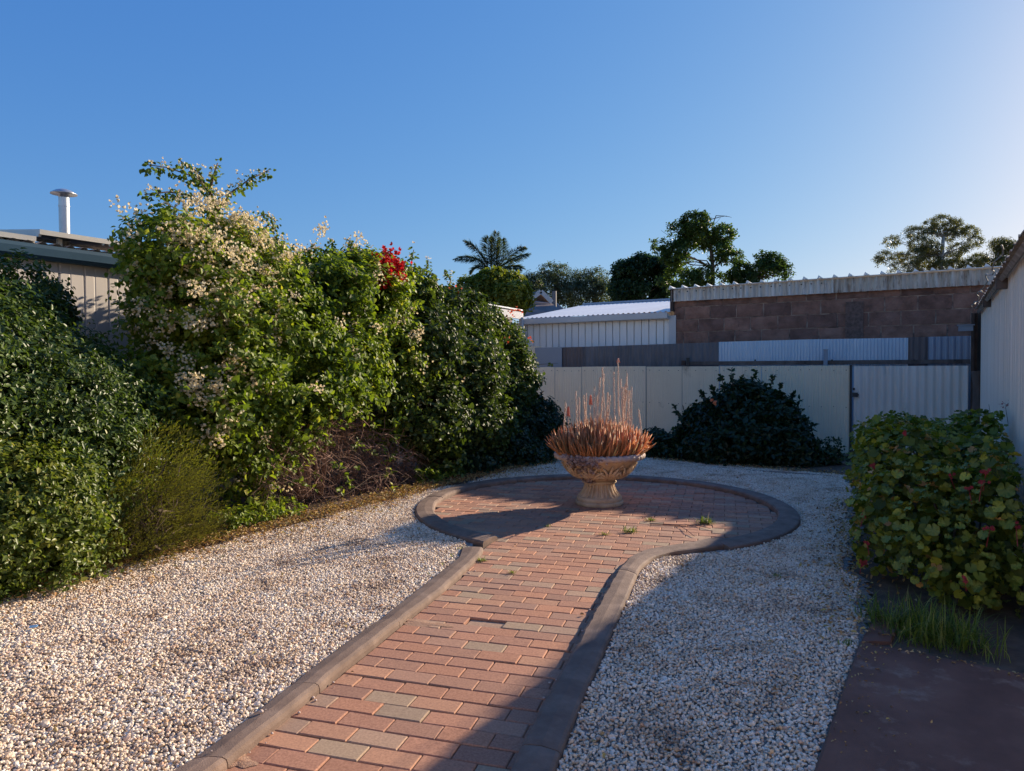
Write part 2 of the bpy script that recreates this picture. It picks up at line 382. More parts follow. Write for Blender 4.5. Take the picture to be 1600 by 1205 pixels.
# ------------------------------------------------------------------ ground sheets
g = MB(); g.add([(-600, -300, -.09), (600, -300, -.09), (600, 900, -.09), (-600, 900, -.09)], [(0, 1, 2, 3)])
g.build('ground', mat_far, kind='structure')
def grid_sheet(name, x0, x1, y0, y1, st, fn, zf, mat):
    xs = np.arange(x0, x1, st); ys = np.arange(y0, y1, st)
    gx, gy = np.meshgrid(xs, ys, indexing='ij')
    z = zf(gx, gy)
    V = np.stack([gx, gy, z], -1).reshape(-1, 3)
    n, m_ = gx.shape
    i, j = np.meshgrid(np.arange(n - 1), np.arange(m_ - 1), indexing='ij')
    cx = gx[:-1, :-1] + st / 2; cy = gy[:-1, :-1] + st / 2
    k = fn(cx, cy)
    a = (i * m_ + j)[k]
    F = np.stack([a, a + m_, a + m_ + 1, a + 1], -1)
    used = np.unique(F); mp = np.full(len(V), -1); mp[used] = np.arange(len(used))
    return np_mesh(name, V[used], mp[F], mat, kind='structure', smooth=True)
def zn(x, y, a): return a * (np.sin(x * 5.1 + y * 2.3) + np.sin(y * 6.7 - x * 3.1) + .6 * np.sin(x * 13 + y * 11)) / 2.6
def in_path(X, Y): return ((rr_o(X, Y) < R_OUT - .05) | ((X > lineX(L_out, Y) + .06) & (X < lineX(R_outp, Y) - .06) & (Y < 6.4)))
def in_slab(X, Y):
    d = np.stack([X - bed_pt[0], Y - bed_pt[1]], -1)
    # slab occupies the wedge between the two edges
    c1 = slab_dir[0] * d[..., 1] - slab_dir[1] * d[..., 0]
    c2 = slab_dir2[0] * d[..., 1] - slab_dir2[1] * d[..., 0]
    return (c1 > 0) & (c2 < 0)
grid_sheet('gravel_bed', -5, 6, -.4, 13, .05, lambda x, y: gravel_ok(x, y, -.06), lambda x, y: .006 + zn(x, y, .006), mat_bed)
grid_sheet('garden_bed', -12, 12, -1, 17, .08, lambda x, y: (~gravel_ok(x, y, .02)) & (~in_path(x, y)) & (~in_slab(x, y)) & (y + .6 * x < 16.6) & (x - .6 * y > -8.8), lambda x, y: -.004 + zn(x, y, .012), mat_soil)
b = MB()
th = np.linspace(0, 2 * math.pi, 49)[:-1]
b.add([(CC[0] + 1.93 * math.cos(t), CC[1] + 1.98 * math.sin(t), -.014) for t in th], [tuple(range(48))])
b.add([(lineX(L_out, y) + .07, y, -.018) for y in (-.4, 1, 2, 3, 4, 5, 6, 6.3)] + [(lineX(R_outp, y) - .07, y, -.018) for y in (6.3, 6, 5, 4, 3, 2, 1, -.4)], [tuple(reversed(range(16)))])
b.build('paving_bed', mat_joint, kind='structure')

# ------------------------------------------------------------------ paving bricks
YAW = -0.29196
ga = np.array([math.cos(YAW), math.sin(YAW)]); gb = np.array([math.sin(YAW), -math.cos(YAW)])
GO = np.array([-.35475, 3.6463]); GU = .1165
def brick_mesh(hw, hl, mat):
    m = MB(); c = .0045
    V = []
    for z, t in ((-.055, 0), (-c, 0), (0, c)):
        for a, d in ((-1, -1), (1, -1), (1, 1), (-1, 1)):
            V.append((a * (hw - t), d * (hl - t), z))
    m.add(V, [(3, 2, 1, 0), (8, 9, 10, 11)] + [(i + 4 * l, (i + 1) % 4 + 4 * l, (i + 1) % 4 + 4 * l + 4, i + 4 * l + 4) for l in (0, 1) for i in range(4)])
    return mesh_from('brick', m.v, m.f, mat)
BW, BL = GU - .0022, GU / 2 - .0022
full_m = [brick_mesh(BW, BL, m) for m in mat_bricks]
half_m = [brick_mesh(BL, BL, m) for m in mat_bricks]
def brick_in(p):
    x, y = p
    if rr_i(x, y) < R_IN + .02: return True
    if y < 6.5 and x > lineX(L_in, y) - .045 and x < lineX(R_in, y) + .045: return True
    return False
path = bpy.data.objects.new('path', None); COL.objects.link(path); path['kind'] = 'structure'; path['label'] = 'red and buff clay brick paving laid in running bond'
WL['path'] = np.zeros(3)
bricks = []
for vi in range(-70, 40):
    par = (vi % 2)
    for ui in range(-40, 60):
        u0 = 2 * ui + (0 if par == 1 else 1)
        # halves at u0..u0+1 and u0+1..u0+2, rows vi-1..vi  (corner data: top line of row vi)
        hs = []
        for k in (0, 1):
            p = GO + ga * GU * (u0 + k + .5) + gb * GU * (vi + .5)
            hs.append((p, brick_in(p)))
        if hs[0][0][1] < .3: continue
        if hs[0][1] and hs[1][1]: bricks.append(((hs[0][0] + hs[1][0]) / 2, 0))
        elif hs[0][1]: bricks.append((hs[0][0], 1))
        elif hs[1][1]: bricks.append((hs[1][0], 1))
def vis_key(p):
    x, y = p
    inv = y > 2.3 and abs(x) < .74 * y + .1
    return (0 if inv else 1, math.hypot(x, y))
bricks.sort(key=lambda q: vis_key(q[0]))
wts = [26, 20, 14, 12, 11, 8, 9]
rest = MB(); rest_m = {}
SPECIAL = {}
for i, (p, half) in enumerate(bricks):
    k = rnd.choices(range(7), wts)[0]
    z = rnd.gauss(0, .0018); rx, ry = rnd.gauss(0, .007), rnd.gauss(0, .006)
    # a few settled bricks
    for (sx, sy, dz) in ((760, 972, -.012), (598, 990, -.009), (436, 1172, -.004)):
        q = G(sx, sy)
        if math.hypot(q[0] - p[0], q[1] - p[1]) < .085: z += dz; rx += rnd.uniform(-.03, .03)
    if i < 299:
        o = bpy.data.objects.new('brick', (half_m if half else full_m)[k]); COL.objects.link(o)
        o.parent = path; o.location = (p[0], p[1], z); o.rotation_euler = (rx, ry, YAW + rnd.gauss(0, .006))
    else:
        mb = rest_m.setdefault(k, MB()); hw = BL if half else BW
        a3 = np.array([ga[0], ga[1], ry]); b3 = np.array([-gb[0], -gb[1], rx])
        mb.bbox((p[0], p[1], z - .0275), (hw, BL, .0275), .0045, a3, b3, Z)
# the rest of the pavers joined into one part
allv, allf, mi = [], [], []
for k, mb in rest_m.items():
    n = len(allv); allv += mb.v; allf += [tuple(i + n for i in f) for f in mb.f]; mi += [k] * len(mb.f)
me = bpy.data.meshes.new('far_bricks'); me.from_pydata(allv, [], allf)
def joined_brick_mat(i, a, b):
    m, N, L, B = new_mat('far_clay_paver')
    geo = N.new('ShaderNodeNewGeometry'); tc = N.new('ShaderNodeTexCoord')
    n1 = N.new('ShaderNodeTexNoise'); n1.inputs['Scale'].default_value = 30; L.new(tc.outputs['Object'], n1.inputs['Vector'])
    r = ramp(N, [(.3, a), (.7, b)]); L.new(n1.outputs[0], r.inputs[0])
    r2 = ramp(N, [(0, (.8, .8, .82)), (1, (1.15, 1.1, 1.08))]); L.new(geo.outputs['Random Per Island'], r2.inputs[0])
    mx = N.new('ShaderNodeMix'); mx.data_type = 'RGBA'; mx.blend_type = 'MULTIPLY'; mx.inputs[0].default_value = 1
    L.new(r.outputs[0], mx.inputs['A']); L.new(r2.outputs[0], mx.inputs['B']); L.new(mx.outputs['Result'], B.inputs['Base Color'])
    B.inputs['Roughness'].default_value = .85
    return m
for i, (a, b_) in enumerate([((.31, .145, .090), (.47, .235, .145)), ((.335, .15, .085), (.50, .245, .145)), ((.27, .135, .088), (.41, .215, .138)), ((.32, .17, .11), (.45, .25, .165)), ((.31, .19, .125), (.44, .285, .19)), ((.29, .195, .125), (.41, .29, .19)), ((.355, .175, .105), (.51, .27, .16))]):
    me.materials.append(joined_brick_mat(i, a, b_))
me.polygons.foreach_set('material_index', mi); me.update()
link('brick_field', me, path, kind='stuff')

# ------------------------------------------------------------------ concrete edging (kerbs)
def resample(pts, step):
    pts = [np.array(p[:2], float) for p in pts]
    d = [0]
    for a, b in zip(pts, pts[1:]): d.append(d[-1] + np.linalg.norm(b - a))
    n = max(2, int(d[-1] / step)); s = np.linspace(0, d[-1], n)
    P = np.array(pts)
    return np.stack([np.interp(s, d, P[:, 0]), np.interp(s, d, P[:, 1])], -1)
def smooth(P, it=3):
    P = P.copy()
    for _ in range(it): P[1:-1] = (P[:-2] + 2 * P[1:-1] + P[2:]) / 4
    return P
def kerb_run(inner, outer, joints, parent, hin=.05, hout=.045, name='kerb_segment', mat=None, rad=.022, zb=-.08):
    """inner/outer: equal-length arrays; profile rounded on both shoulders, cut into cast lengths"""
    n = len(inner); cuts = [0] + [int(j * (n - 1)) for j in joints] + [n - 1]
    for a, b in zip(cuts, cuts[1:]):
        if b - a < 1: continue
        m = MB(); rows = []
        dz = rnd.gauss(0, .002)
        for i in range(a, b + 1):
            pi, po = np.array(inner[i]), np.array(outer[i])
            if i == a and a > 0:
                t = (np.array(inner[i + 1]) - pi); t /= np.linalg.norm(t); pi = pi + t * .003; po = po + t * .003
            if i == b and b < n - 1:
                t = (np.array(inner[i - 1]) - pi); t /= np.linalg.norm(t); pi = pi + t * .003; po = po + t * .003
            w = po - pi; L_ = np.linalg.norm(w); w = w / L_
            e = rad; lift = -.004 if (i in (a, b)) else 0
            wb = .003 * math.sin(i * .9) + .002 * math.sin(i * 2.3)
            prof = [(0, zb), (wb, hin - e * 1.3), (e * .25 + wb, hin - e * .45), (e + wb, hin), (L_ * .5, hin + .004), (L_ - e * .8, hout), (L_ - e * .2, hout - e * .35), (L_, hout - e), (L_, zb)]
            rows.append([(pi[0] + w[0] * x, pi[1] + w[1] * x, z + (lift + dz if z > 0 else 0)) for x, z in prof])
        k = len(rows[0]); V = [p for r in rows for p in r]; F = []
        for i in range(len(rows) - 1):
            for j in range(k - 1): F.append((i * k + j, i * k + j + 1, (i + 1) * k + j + 1, (i + 1) * k + j))
        F.append(tuple(range(k))); F.append(tuple(reversed([(len(rows) - 1) * k + j for j in range(k)])))
        m.add(V, [f[::-1] for f in F])
        m.build(name, mat or mat_kerb, parent, smooth=False)
kr = bpy.data.objects.new('kerb', None); COL.objects.link(kr); kr['kind'] = 'structure'; kr['label'] = 'brown cast concrete edging round the brick path and circle'; WL['kerb'] = np.zeros(3)
N_ = 60
ys = np.linspace(-.4, G(760, 862)[1], N_)
lin = np.stack([lineX(L_in, ys), ys], -1); lout = np.stack([lineX(L_out, ys) - .032, ys], -1)
lin[-1] += (-.03, .0); lin[-2] += (-.006, 0)
def yj(Y, arr): return float(np.clip((Y - arr[0]) / (arr[-1] - arr[0]), 0, 1))
kerb_run(lin, lout, [yj(G(*p, .05)[1], ys) for p in ((330, 1175), (490, 1065), (618, 965))], kr)
# circle: from the left junction clockwise round the back to the right junction
def ang(p): return math.atan2(p[1] - CC[1], p[0] - CC[0])
a0 = ang(G(752, 842, .05)); a1 = ang(G(1122, 845, .05))
a0 = a0 if a0 < 0 else a0 - 2 * math.pi
sweep = (2 * math.pi) - (a1 - a0)
t = np.linspace(0, 1, 120); al = a0 - t * sweep
cin = np.stack([CC[0] + R_IN * np.cos(al), CC[1] + R_IN * EY_I * np.sin(al)], -1); cout = np.stack([CC[0] + R_OUT * np.cos(al), CC[1] + R_OUT * EY_O * np.sin(al)], -1)
js = []
for p in ((680, 775), (1100, 748), (1200, 780)):
    a = ang(G(*p, .05)); f_ = ((a0 - a) % (2 * math.pi)) / sweep; js.append(f_)
kerb_run(cin, cout, sorted(js + [.38]), kr)
# right run with the S bend
ri = smooth(resample(R_in, .045), 3); ro = resample(R_outp, .045)
ro = smooth(np.stack([np.interp(np.linspace(0, 1, len(ri)), np.linspace(0, 1, len(ro)), ro[:, q]) for q in (0, 1)], -1), 3)
ri[-1] = cin[-1] * .5 + ri[-1] * .5
ro[-1] = cout[-1]
kerb_run(ri, ro, [.46, .80], kr)

# narrow edging strips of the planting beds
be = bpy.data.objects.new('bed_edging', None); COL.objects.link(be); be['kind'] = 'structure'; WL['bed_edging'] = np.zeros(3); be['label'] = 'narrow sunken concrete strip along the hedge bed'
ea = resample([G(x, y, .02) for x, y in ((320, 850), (352, 840), (420, 819), (480, 800), (520, 788), (600, 772))], .1)
kerb_run(ea, ea + np.array([-.0, .07]), [.35, .7], be, .022, .022, 'edging_strip', mat_kerb, .008)
ec = resample([G(x, y, .02) for x, y in ((1040, 722), (1100, 728), (1180, 736), (1260, 741), (1315, 746))], .1)
kerb_run(ec, ec + np.array([.04, .06]), [.5], be, .02, .02, 'edging_strip', mat_kerb, .008)
ed = resample([bed_pt + np.array([.01, .01]), G(1358, 985)[:2], G(1372, 955)[:2]], .08)
kerb_run(ed + np.array([.17, -.0]), ed, [], be, .028, .028, 'edging_strip', mat_slab, .008)
# slab
m = MB()
p0 = bed_pt; p1 = p0 + slab_dir * 3.4; p2 = p1 + slab_dir2 * 4; p3 = p0 + slab_dir2 * 4
V = []
for z, e in ((-.08, 0), (.022, 0), (.032, .012)):
    o1 = (slab_dir2 + slab_dir) * e
    for q, s in ((p0, o1), (p1, (slab_dir2) * e), (p2, 0 * o1), (p3, slab_dir * e)): V.append((q[0] + (s[0]), q[1] + (s[1]), z))
m.add(V, [(8, 9, 10, 11)] + [(i + 4 * l, (i + 1) % 4 + 4 * l, (i + 1) % 4 + 4 * l + 4, i + 4 * l + 4) for l in (0, 1) for i in range(4)])
sl = m.build('concrete_slab', mat_slab, kind='structure'); sl['label'] = 'worn dark red concrete slab in the right foreground'

# ------------------------------------------------------------------ corrugated sheets
def corr(mb, p0, p1, z0, z1, pitch, amp, prof='sine', nz=1, back=U, zt0=None, thick=0, ztop1=None):
    """ribbed sheet from p0 to p1 (xy), between z0 and z1 (z1 may slope to ztop1)"""
    p0 = np.array(p0[:2]); p1 = np.array(p1[:2]); L_ = np.linalg.norm(p1 - p0); d = (p1 - p0) / L_
    nrm = np.array([-d[1], d[0]])
    if prof == 'sine':
        n = int(L_ / pitch * 6) + 1; s = np.linspace(0, L_, n); h = amp * np.sin(2 * math.pi * s / pitch)
    else:      # wide pans with narrow ribs
        s, h = [], []
        x = 0
        while x < L_:
            for q, hh in ((0, 0), (.80, 0), (.86, -1), (.94, -1), (1.0, 0)):
                if x + q * pitch <= L_ + 1e-6: s.append(x + q * pitch); h.append(hh * amp)
            x += pitch
        s = np.array(s); h = np.array(h)
    if ztop1 is None: ztop1 = z1
    V, F = [], []
    for a, b in zip(s, h):
        q = p0 + d * a + nrm * b; zt = z1 + (ztop1 - z1) * a / L_
        V += [(q[0], q[1], z0), (q[0], q[1], zt)]
    for i in range(len(s) - 1): F.append((2 * i, 2 * i + 2, 2 * i + 3, 2 * i + 1))
    mb.add(V, F)
def xy(p): return np.array(p[:2])

# ---- unseen house added behind the viewpoint to bounce warm light into the yard's shade
hs = root('house', 'unseen pale rendered house added behind the viewpoint to reflect warm light into the yard', 'house', (-1.5, -2.6, 0))
AX, AY = np.array([1., 0, 0]), np.array([0, 1., 0])
m = MB(); m.box((-4.9, -2.72, 1.5), (3.1, .12, 1.5), AX, AY); m.box((2.3, -2.72, 1.5), (3.3, .12, 1.5), AX, AY); m.box((-1.4, -2.72, 2.56), (.42, .12, .44), AX, AY); m.build('wall', mat_bouncewall, hs)
m = MB(); m.box((-1.4, -2.74, 1.06), (.39, .03, 1.05), AX, AY); m.build('door', mat_offwhite, hs)
for wx in (-4.6, 1.9):
    m = MB(); m.box((wx, -2.585, 1.6), (.75, .02, .6), AX, AY); w_ = m.build('window', mat_offwhite, hs)
    for sx in (-1, 1):
        m = MB(); m.box((wx + sx * .36, -2.56, 1.6), (.32, .006, .53), AX, AY); m.build('pane', mat_panel, w_)
m = MB(); m.box((-1.2, -2.45, 3.06), (7.1, .45, .05), AX, AY); m.build('eave', mat_offwhite, hs)
m = MB(); m.add([(-8.3, -2.0, 3.12), (5.9, -2.0, 3.12), (5.9, -8, 5.0), (-8.3, -8, 5.0), (-8.3, -2.0, 3.10), (5.9, -2.0, 3.10), (5.9, -8, 4.95), (-8.3, -8, 4.95)], [(0, 1, 2, 3), (7, 6, 5, 4), (0, 4, 5, 1)]); m.build('roof', mat_whiteroof, hs)
# ---- cream fence
K1 = 15.9
fence = root('cream_fence', 'cream ribbed steel fence running across the back of the yard, behind the urn', 'fence', [*xy(FP(1066, 700, K1)), 0])
seams = [820, 867, 909, 960, 1010, 1066, 1125, 1190, 1258, 1330]
zt = 1.552
for a, b in zip(seams, seams[1:]):
    m = MB(); pa, pb = xy(FP(a, 575, K1)), xy(FP(b, 575, K1))
    off = U[:2] * rnd.uniform(-.006, .006)
    corr(m, pa + off, pb - W[:2] * rnd.choice((.004, .010, .016)) + off, -.05, zt + rnd.uniform(-.008, .008), .042, .0065)
    m.build('fence_sheet', mat_cream, fence, smooth=True)
    s = MB()
    for zc in (1.47, .82, .12):
        L_ = np.linalg.norm(pb - pa)
        for q in np.linspace(.1, .9, 4):
            p = pa + (pb - pa) * q - U[:2] * .012
            s.box((p[0], p[1], zc + rnd.uniform(-.01, .01)), (.006, .006, .006))
    s.build('screw', mat_black, fence, kind='stuff')
# corner return of the cream fence behind the hedge
m = MB(); pe = xy(FP(1330, 575, K1)) - W[:2] * .005
m.box((pe[0] + .0, pe[1], .76), (.018, .02, .80)); m.build('end_post', mat_black, fence)
# ---- gate
gate = root('gate', 'white corrugated iron gate right of the cream fence, with a black latch', 'gate', [*xy(FP(1332, 700, K1)), 0])
ga_, gb_ = xy(FP(1334, 575, K1)), xy(FP(1513, 575, K1))
m = MB(); corr(m, ga_, gb_, .04, 1.535, .121, .026); m.build('gate_sheet', mat_gate, gate, smooth=True)
for zc in (.35, 1.25):
    m = MB(); m.box(((ga_ + gb_)[0] / 2 + U[0] * .055, (ga_ + gb_)[1] / 2 + U[1] * .055, zc), (np.linalg.norm(gb_ - ga_) / 2, .02, .04)); m.build('gate_rail', mat_darkwood, gate)
m = MB()
lp = FP(1336, 617, K1 - .06)
m.box(lp, (.045, .008, .038)); m.box(FP(1334, 608, K1 - .07), (.018, .012, .02)); m.box(FP(1340, 617, K1 - .075), (.02, .01, .012))
m.build('latch', mat_black, gate)
# ---- upper old fence behind
K2 = 17.0
uf = root('patchwork_iron_fence', 'old patchwork iron fence in grey, brown and pale blue sheets behind the cream fence', 'fence', [*xy(FP(1123, 600, K2)), 0])
def up(a, b, ya, yb, mat, pitch, amp, name='iron_sheet', off=0, z0=.0, label=None):
    m = MB(); A, B_ = FP(a, ya, K2 + off), FP(b, yb, K2 + off)
    if amp == 0:
        c = (A + B_) / 2; m.box((c[0], c[1], (A[2] + z0) / 2), (np.linalg.norm(xy(B_ - A)) / 2, .006, (A[2] - z0) / 2))
    else: corr(m, A, B_, z0, A[2], pitch, amp, ztop1=B_[2])
    o = m.build(name, mat, uf, smooth=amp > 0)
    if label: o['label'] = label
up(815, 846, 541, 541, mat_cream, .05, .008, label='cream sheet end at the hedge')
up(836, 878, 543.5, 543.5, mat_flatgrey, 0, 0, off=-.06, label='flat blue grey sheet')
up(877, 911, 543, 542, mat_brownsheet, .09, .012, off=-.03, label='brown grey corrugated sheet')
up(911, 1018, 542, 538.5, mat_greysheet, .115, .014, label='dark grey corrugated sheet')
up(1014, 1124, 538.5, 535, mat_greysheet, .115, .014, off=-.02, label='dark grey corrugated sheet')
up(1123, 1262, 534.5, 530.5, mat_blue, .058, .012, off=-.04, label='pale blue corrugated sheet')
up(1260, 1419, 530.5, 528, mat_blue, .058, .012, off=-.05, label='pale blue corrugated sheet')
up(1417, 1452, 527.5, 526.5, mat_brownsheet, .10, .014, off=-.02, label='brown grey corrugated sheet')
up(1450, 1520, 526.5, 525, mat_bluegrey, .10, .02, off=-.04, label='dull blue corrugated sheet')
# rail, posts
m = MB()
ra, rb = FP(1068, 568, K2 - .16), FP(1516, 565, K2 - .16)
c = (ra + rb) / 2; m.box(c, (np.linalg.norm(rb - ra) / 2, .03, .038), ax=(rb - ra) / np.linalg.norm(rb - ra)); m.build('top_rail', mat_wood, uf)
m = MB(); p = FP(1068, 566, K2 - .24); m.box((p[0], p[1], 1.62), (.035, .035, .05)); m.build('rail_end', mat_darkwood, uf)
for x, mm, h, r_ in ((1075, mat_black, 1.71, .028), (1290, mat_flatgrey, 1.84, .035)):
    m = MB(); p = FP(x, 560, K2 - .27); m.box((p[0], p[1], h / 2), (r_, .02, h / 2)); m.box((p[0], p[1], h + .006), (r_ * 1.25, .03, .008)); m.build('post', mm, uf)
m = MB()
for x in (1180, 1300, 1428, 1492):
    p = FP(x, 563, K2 - .22); m.box((p[0], p[1], p[2]), (.014, .012, .014))
m.build('bolt', mat_black, uf, kind='stuff')
# ---- timber corner post between gate and right shed
cp = root('timber_post', 'cracked grey timber post between the gate and the right shed', 'post', [*xy(FP(1526, 700, K1)), 0])
m = MB(); p = FP(1527, 600, K1 - .02)
prs = [(p[0] + rnd.uniform(-.01, .01), p[1] + rnd.uniform(-.01, .01), z) for z in np.linspace(0, 1.45, 8)]
m.tube(prs, [.085 + rnd.uniform(-.01, .01) for _ in prs], 9); m.build('post_shaft', mat_wood, cp)
m = MB(); p = FP(1519, 600, K1 - .03); m.box((p[0], p[1], 1.19), (.022, .03, 1.19)); p = FP(1524, 600, K1 + .03); m.box((p[0], p[1], 1.19), (.022, .02, 1.19)); m.build('batten', mat_darkwood, cp)
m = MB(); p = FP(1537, 560, K1 + .35); m.box((p[0], p[1], 1.2), (.16, .02, 1.2)); m.build('dark_gap_sheet', mat_black, cp)  # black sheet stands in for the dark gap between post and shed

# ---- block wall shed
K3 = 18.5
bs = root('block_shed', 'brown block walled shed with a weathered corrugated fascia beyond the back fence', 'shed', [*xy(FP(1300, 700, K3)), 0])
pL, pR = xy(FP(1053, 500, K3)), xy(FP(1575, 500, K3)) + W[:2] * 4.5  # unseen right end lengthened to keep a sun patch off the circle
Lw = np.linalg.norm(pR - pL); CH, BWD = .284, .574
ztopw = 3.06
m = MB(); c = (pL + pR) / 2 + U[:2] * .115; m.box((c[0], c[1], ztopw / 2), (Lw / 2, .10, ztopw / 2)); m.build('mortar_core', mat_mortar, bs)
blocks = {}
def block_mesh(w, h, k):
    key = (round(w, 3), round(h, 3), k)
    if key in blocks: return blocks[key]
    m = MB(); nx, nz = 4, 2; V = []; r2 = random.Random(k * 13 + int(w * 1000))
    for j in range(nz + 1):
        for i in range(nx + 1):
            e = (i in (0, nx)) or (j in (0, nz))
            V.append((-w / 2 + w * i / nx + (r2.uniform(-.006, .006)), (.0 if e else -.008 + r2.uniform(-.005, .004)), -h / 2 + h * j / nz + r2.uniform(-.004, .004)))
    n0 = len(V)
    for (x, z) in ((-w / 2, -h / 2), (w / 2, -h / 2), (w / 2, h / 2), (-w / 2, h / 2)): V.append((x, .05, z))
    F = [(j * (nx + 1) + i, j * (nx + 1) + i + 1, (j + 1) * (nx + 1) + i + 1, (j + 1) * (nx + 1) + i) for j in range(nz) for i in range(nx)]
    b0 = [i for i in range(nx + 1)]; t0 = [nz * (nx + 1) + i for i in range(nx + 1)]
    F += [tuple(reversed(b0)) + (n0, n0 + 1), tuple(t0) + (n0 + 2, n0 + 3), (0, nx + 1, 2 * (nx + 1), n0 + 3, n0), tuple(reversed((nx, 2 * nx + 1, 3 * nx + 2, n0 + 2, n0 + 1)))]
    me = mesh_from('block', V, F, mat_block); blocks[key] = me; return me
wang = math.atan2(W[1], W[0])
for row in range(11):
    zc = 3.035 - .07 - CH * row if row else 3.035 - .0
    ztop_r = ztopw if row == 0 else 2.90 - CH * (row - 1)
    zbot_r = 2.90 if row == 0 else 2.90 - CH * row
    if zbot_r < -.1: break
    x = -(BWD * (.45 if row % 2 else 0)) - rnd.uniform(0, .12)
    while x < Lw:
        w = BWD * rnd.choice((1, 1, 1, .98, 1.02)); a, b_ = max(x, 0), min(x + w, Lw); x += w
        if b_ - a < .06: continue
        cen = pL + W[:2] * (a + b_) / 2
        wd = b_ - a - .022; hh = ztop_r - zbot_r - .018
        o = link('block', block_mesh(round(wd, 2) if (a > 0 and b_ < Lw) else wd, hh, rnd.randrange(5)), bs, at=(cen[0] + U[0] * rnd.uniform(-.004, .004), cen[1] + U[1] * rnd.uniform(-.004, .004), (ztop_r + zbot_r) / 2))
        o.rotation_euler = (0, 0, wang)
m = MB(); c = (FP(1321, 500, K3 - .02) + FP(1349, 500, K3 - .02)) / 2
m.box((c[0], c[1], 1.42), (np.linalg.norm(FP(1321, 500, K3) - FP(1349, 500, K3)) / 2, .012, 1.42)); m.build('rendered_patch', mat_render, bs)
# fascia sheets
fa = [1049, 1100, 1158, 1225, 1300, 1388, 1478, 1541, 1590]
KF = K3 - .10
for i, (a, b_) in enumerate(zip(fa, fa[1:])):
    A, B_ = FP(a, 460, KF), FP(b_, 440, KF); m = MB()
    corr(m, A - U * .004 * (i % 2), xy(B_) + W[:2] * .03, 3.03, 3.302 + .003 * i, .14 if i != 7 else .19, .032, ztop1=3.302 + .003 * (i + 1))
    o = m.build('fascia_sheet', mat_fascia if i < 3 or i == 7 else (mat_rusty if i > 3 else mat_fascia), bs, smooth=True)
m = MB()
for i in range(16):
    p = FP(1052, 460, KF - .03) + W * (.12 + i * .2 + rnd.uniform(-.02, .02)); m.box((p[0], p[1], 3.24), (.012, .006, .012))
m.build('nail_head', mat_black, bs, kind='stuff')
# roof with upstanding ribs
m = MB(); A, B_ = FP(1044, 455, KF - .08), FP(1590, 430, KF - .08) + W * 4.0;  # roof lengthened out of view as well, to block the same sun
Lr = np.linalg.norm(xy(B_ - A)); zA, zB = 3.325, 3.37; a2, b2 = A, B_
def roofpt(s, d, h=0): q = xy(A) + W[:2] * s; q = q + U[:2] * d; return (q[0], q[1], zA + (zB - zA) * s / Lr - d * .03 + h)
V = [roofpt(0, 0), roofpt(Lr, 0), roofpt(Lr, 7), roofpt(0, 7)]; V += [(x, y, z - .012) for x, y, z in V]
m.add(V, [(0, 1, 2, 3), (7, 6, 5, 4), (0, 4, 5, 1), (1, 5, 6, 2), (2, 6, 7, 3), (3, 7, 4, 0)]); m.build('roof', mat_whiteroof, bs)
i = 0; s = .02
while s < Lr:
    m = MB(); w_ = .105
    V = [roofpt(s, -.03, .001), roofpt(s + w_, -.03, .001), roofpt(s + w_ * .25, -.03, .062), roofpt(s, 7, .001), roofpt(s + w_, 7, .001), roofpt(s + w_ * .25, 7, .062)]
    m.add(V, [(0, 1, 2), (5, 4, 3), (0, 2, 5, 3), (2, 1, 4, 5)]); m.build('roof_rib', mat_whiteroof, bs); s += .285
m = MB(); p = xy(FP(1053, 500, K3)); q = xy(FP(1049, 500, KF))
m.box((p[0] - W[0] * .03 + U[0] * .12, p[1] - W[1] * .03 + U[1] * .12, 3.07), (.035, .2, .25)); m.build('eave_end_board', mat_darkwood, bs)

# ---- white shed
ws = root('white_shed', 'white ribbed metal shed with a bright silver roof beyond the fence', 'shed', [*xy(FP(940, 700, K3)), 0])
pa = xy(FP(1048, 500, K3)); n = 25; PW = .182
for i in range(n):
    m = MB(); a = pa - W[:2] * (i + 1) * PW; b_ = pa - W[:2] * i * PW
    nr = U[:2]
    prof = [(0, .0), (.006, .0), (.008, .045), (.030, .045), (.032, 0), (.09, -.003), (.10, 0), (PW, 0)]
    V = []
    for s_, h in prof:
        q = a + W[:2] * s_ + nr * h; V += [(q[0], q[1], 0), (q[0], q[1], 2.70)]
    m.add(V, [(2 * k, 2 * k + 2, 2 * k + 3, 2 * k + 1) for k in range(len(prof) - 1)]); m.build('wall_panel', mat_whitewall, ws)
m = MB(); c = (pa + xy(FP(1054, 500, K3))) / 2 - U[:2] * .012; m.box((c[0] - U[0] * .01, c[1] - U[1] * .01, 1.36), (.085, .008, 1.36)); m.build('corner_flashing', mat_offwhite, ws)
# gutter
gL = xy(FP(812, 500, K3 - .16)); gR = xy(FP(1043, 500, K3 - .16)); zg = 2.79
m = MB(); prof = [(0, -.02), (0, -.13), (-.02, -.15), (.14, -.15), (.16, -.02)]
for q, e in ((gL, 0), (gR, 0)): pass
V = []
for q in (gL, gR):
    for d, z in ((-.02, 0), (-.035, -.006), (-.03, -.135), (-.01, -.15), (.16, -.15), (.16, -.03), (.0, -.03)):
        V.append((q[0] + U[0] * d, q[1] + U[1] * d, zg + z))
k = 7; m.add(V, [(i, (i + 1) % k, k + (i + 1) % k, k + i) for i in range(k)] + [tuple(reversed(range(k))), tuple(range(k, 2 * k))]); m.build('gutter', mat_offwhite, ws)
m = MB(); RS = 4.0; A = gL - W[:2] * .05; B_ = xy(FP(1047, 500, K3 - .16)); Lr = np.linalg.norm(B_ - A); npt = int(Lr / .13 * 8)
V = []
for s_ in np.linspace(0, Lr, npt):
    h = .018 * max(-.3, math.sin(2 * math.pi * s_ / .13))
    for d in (0.0, RS): q = A + W[:2] * s_ + U[:2] * d; V.append((q[0], q[1], zg + .012 + d * .158 + h))
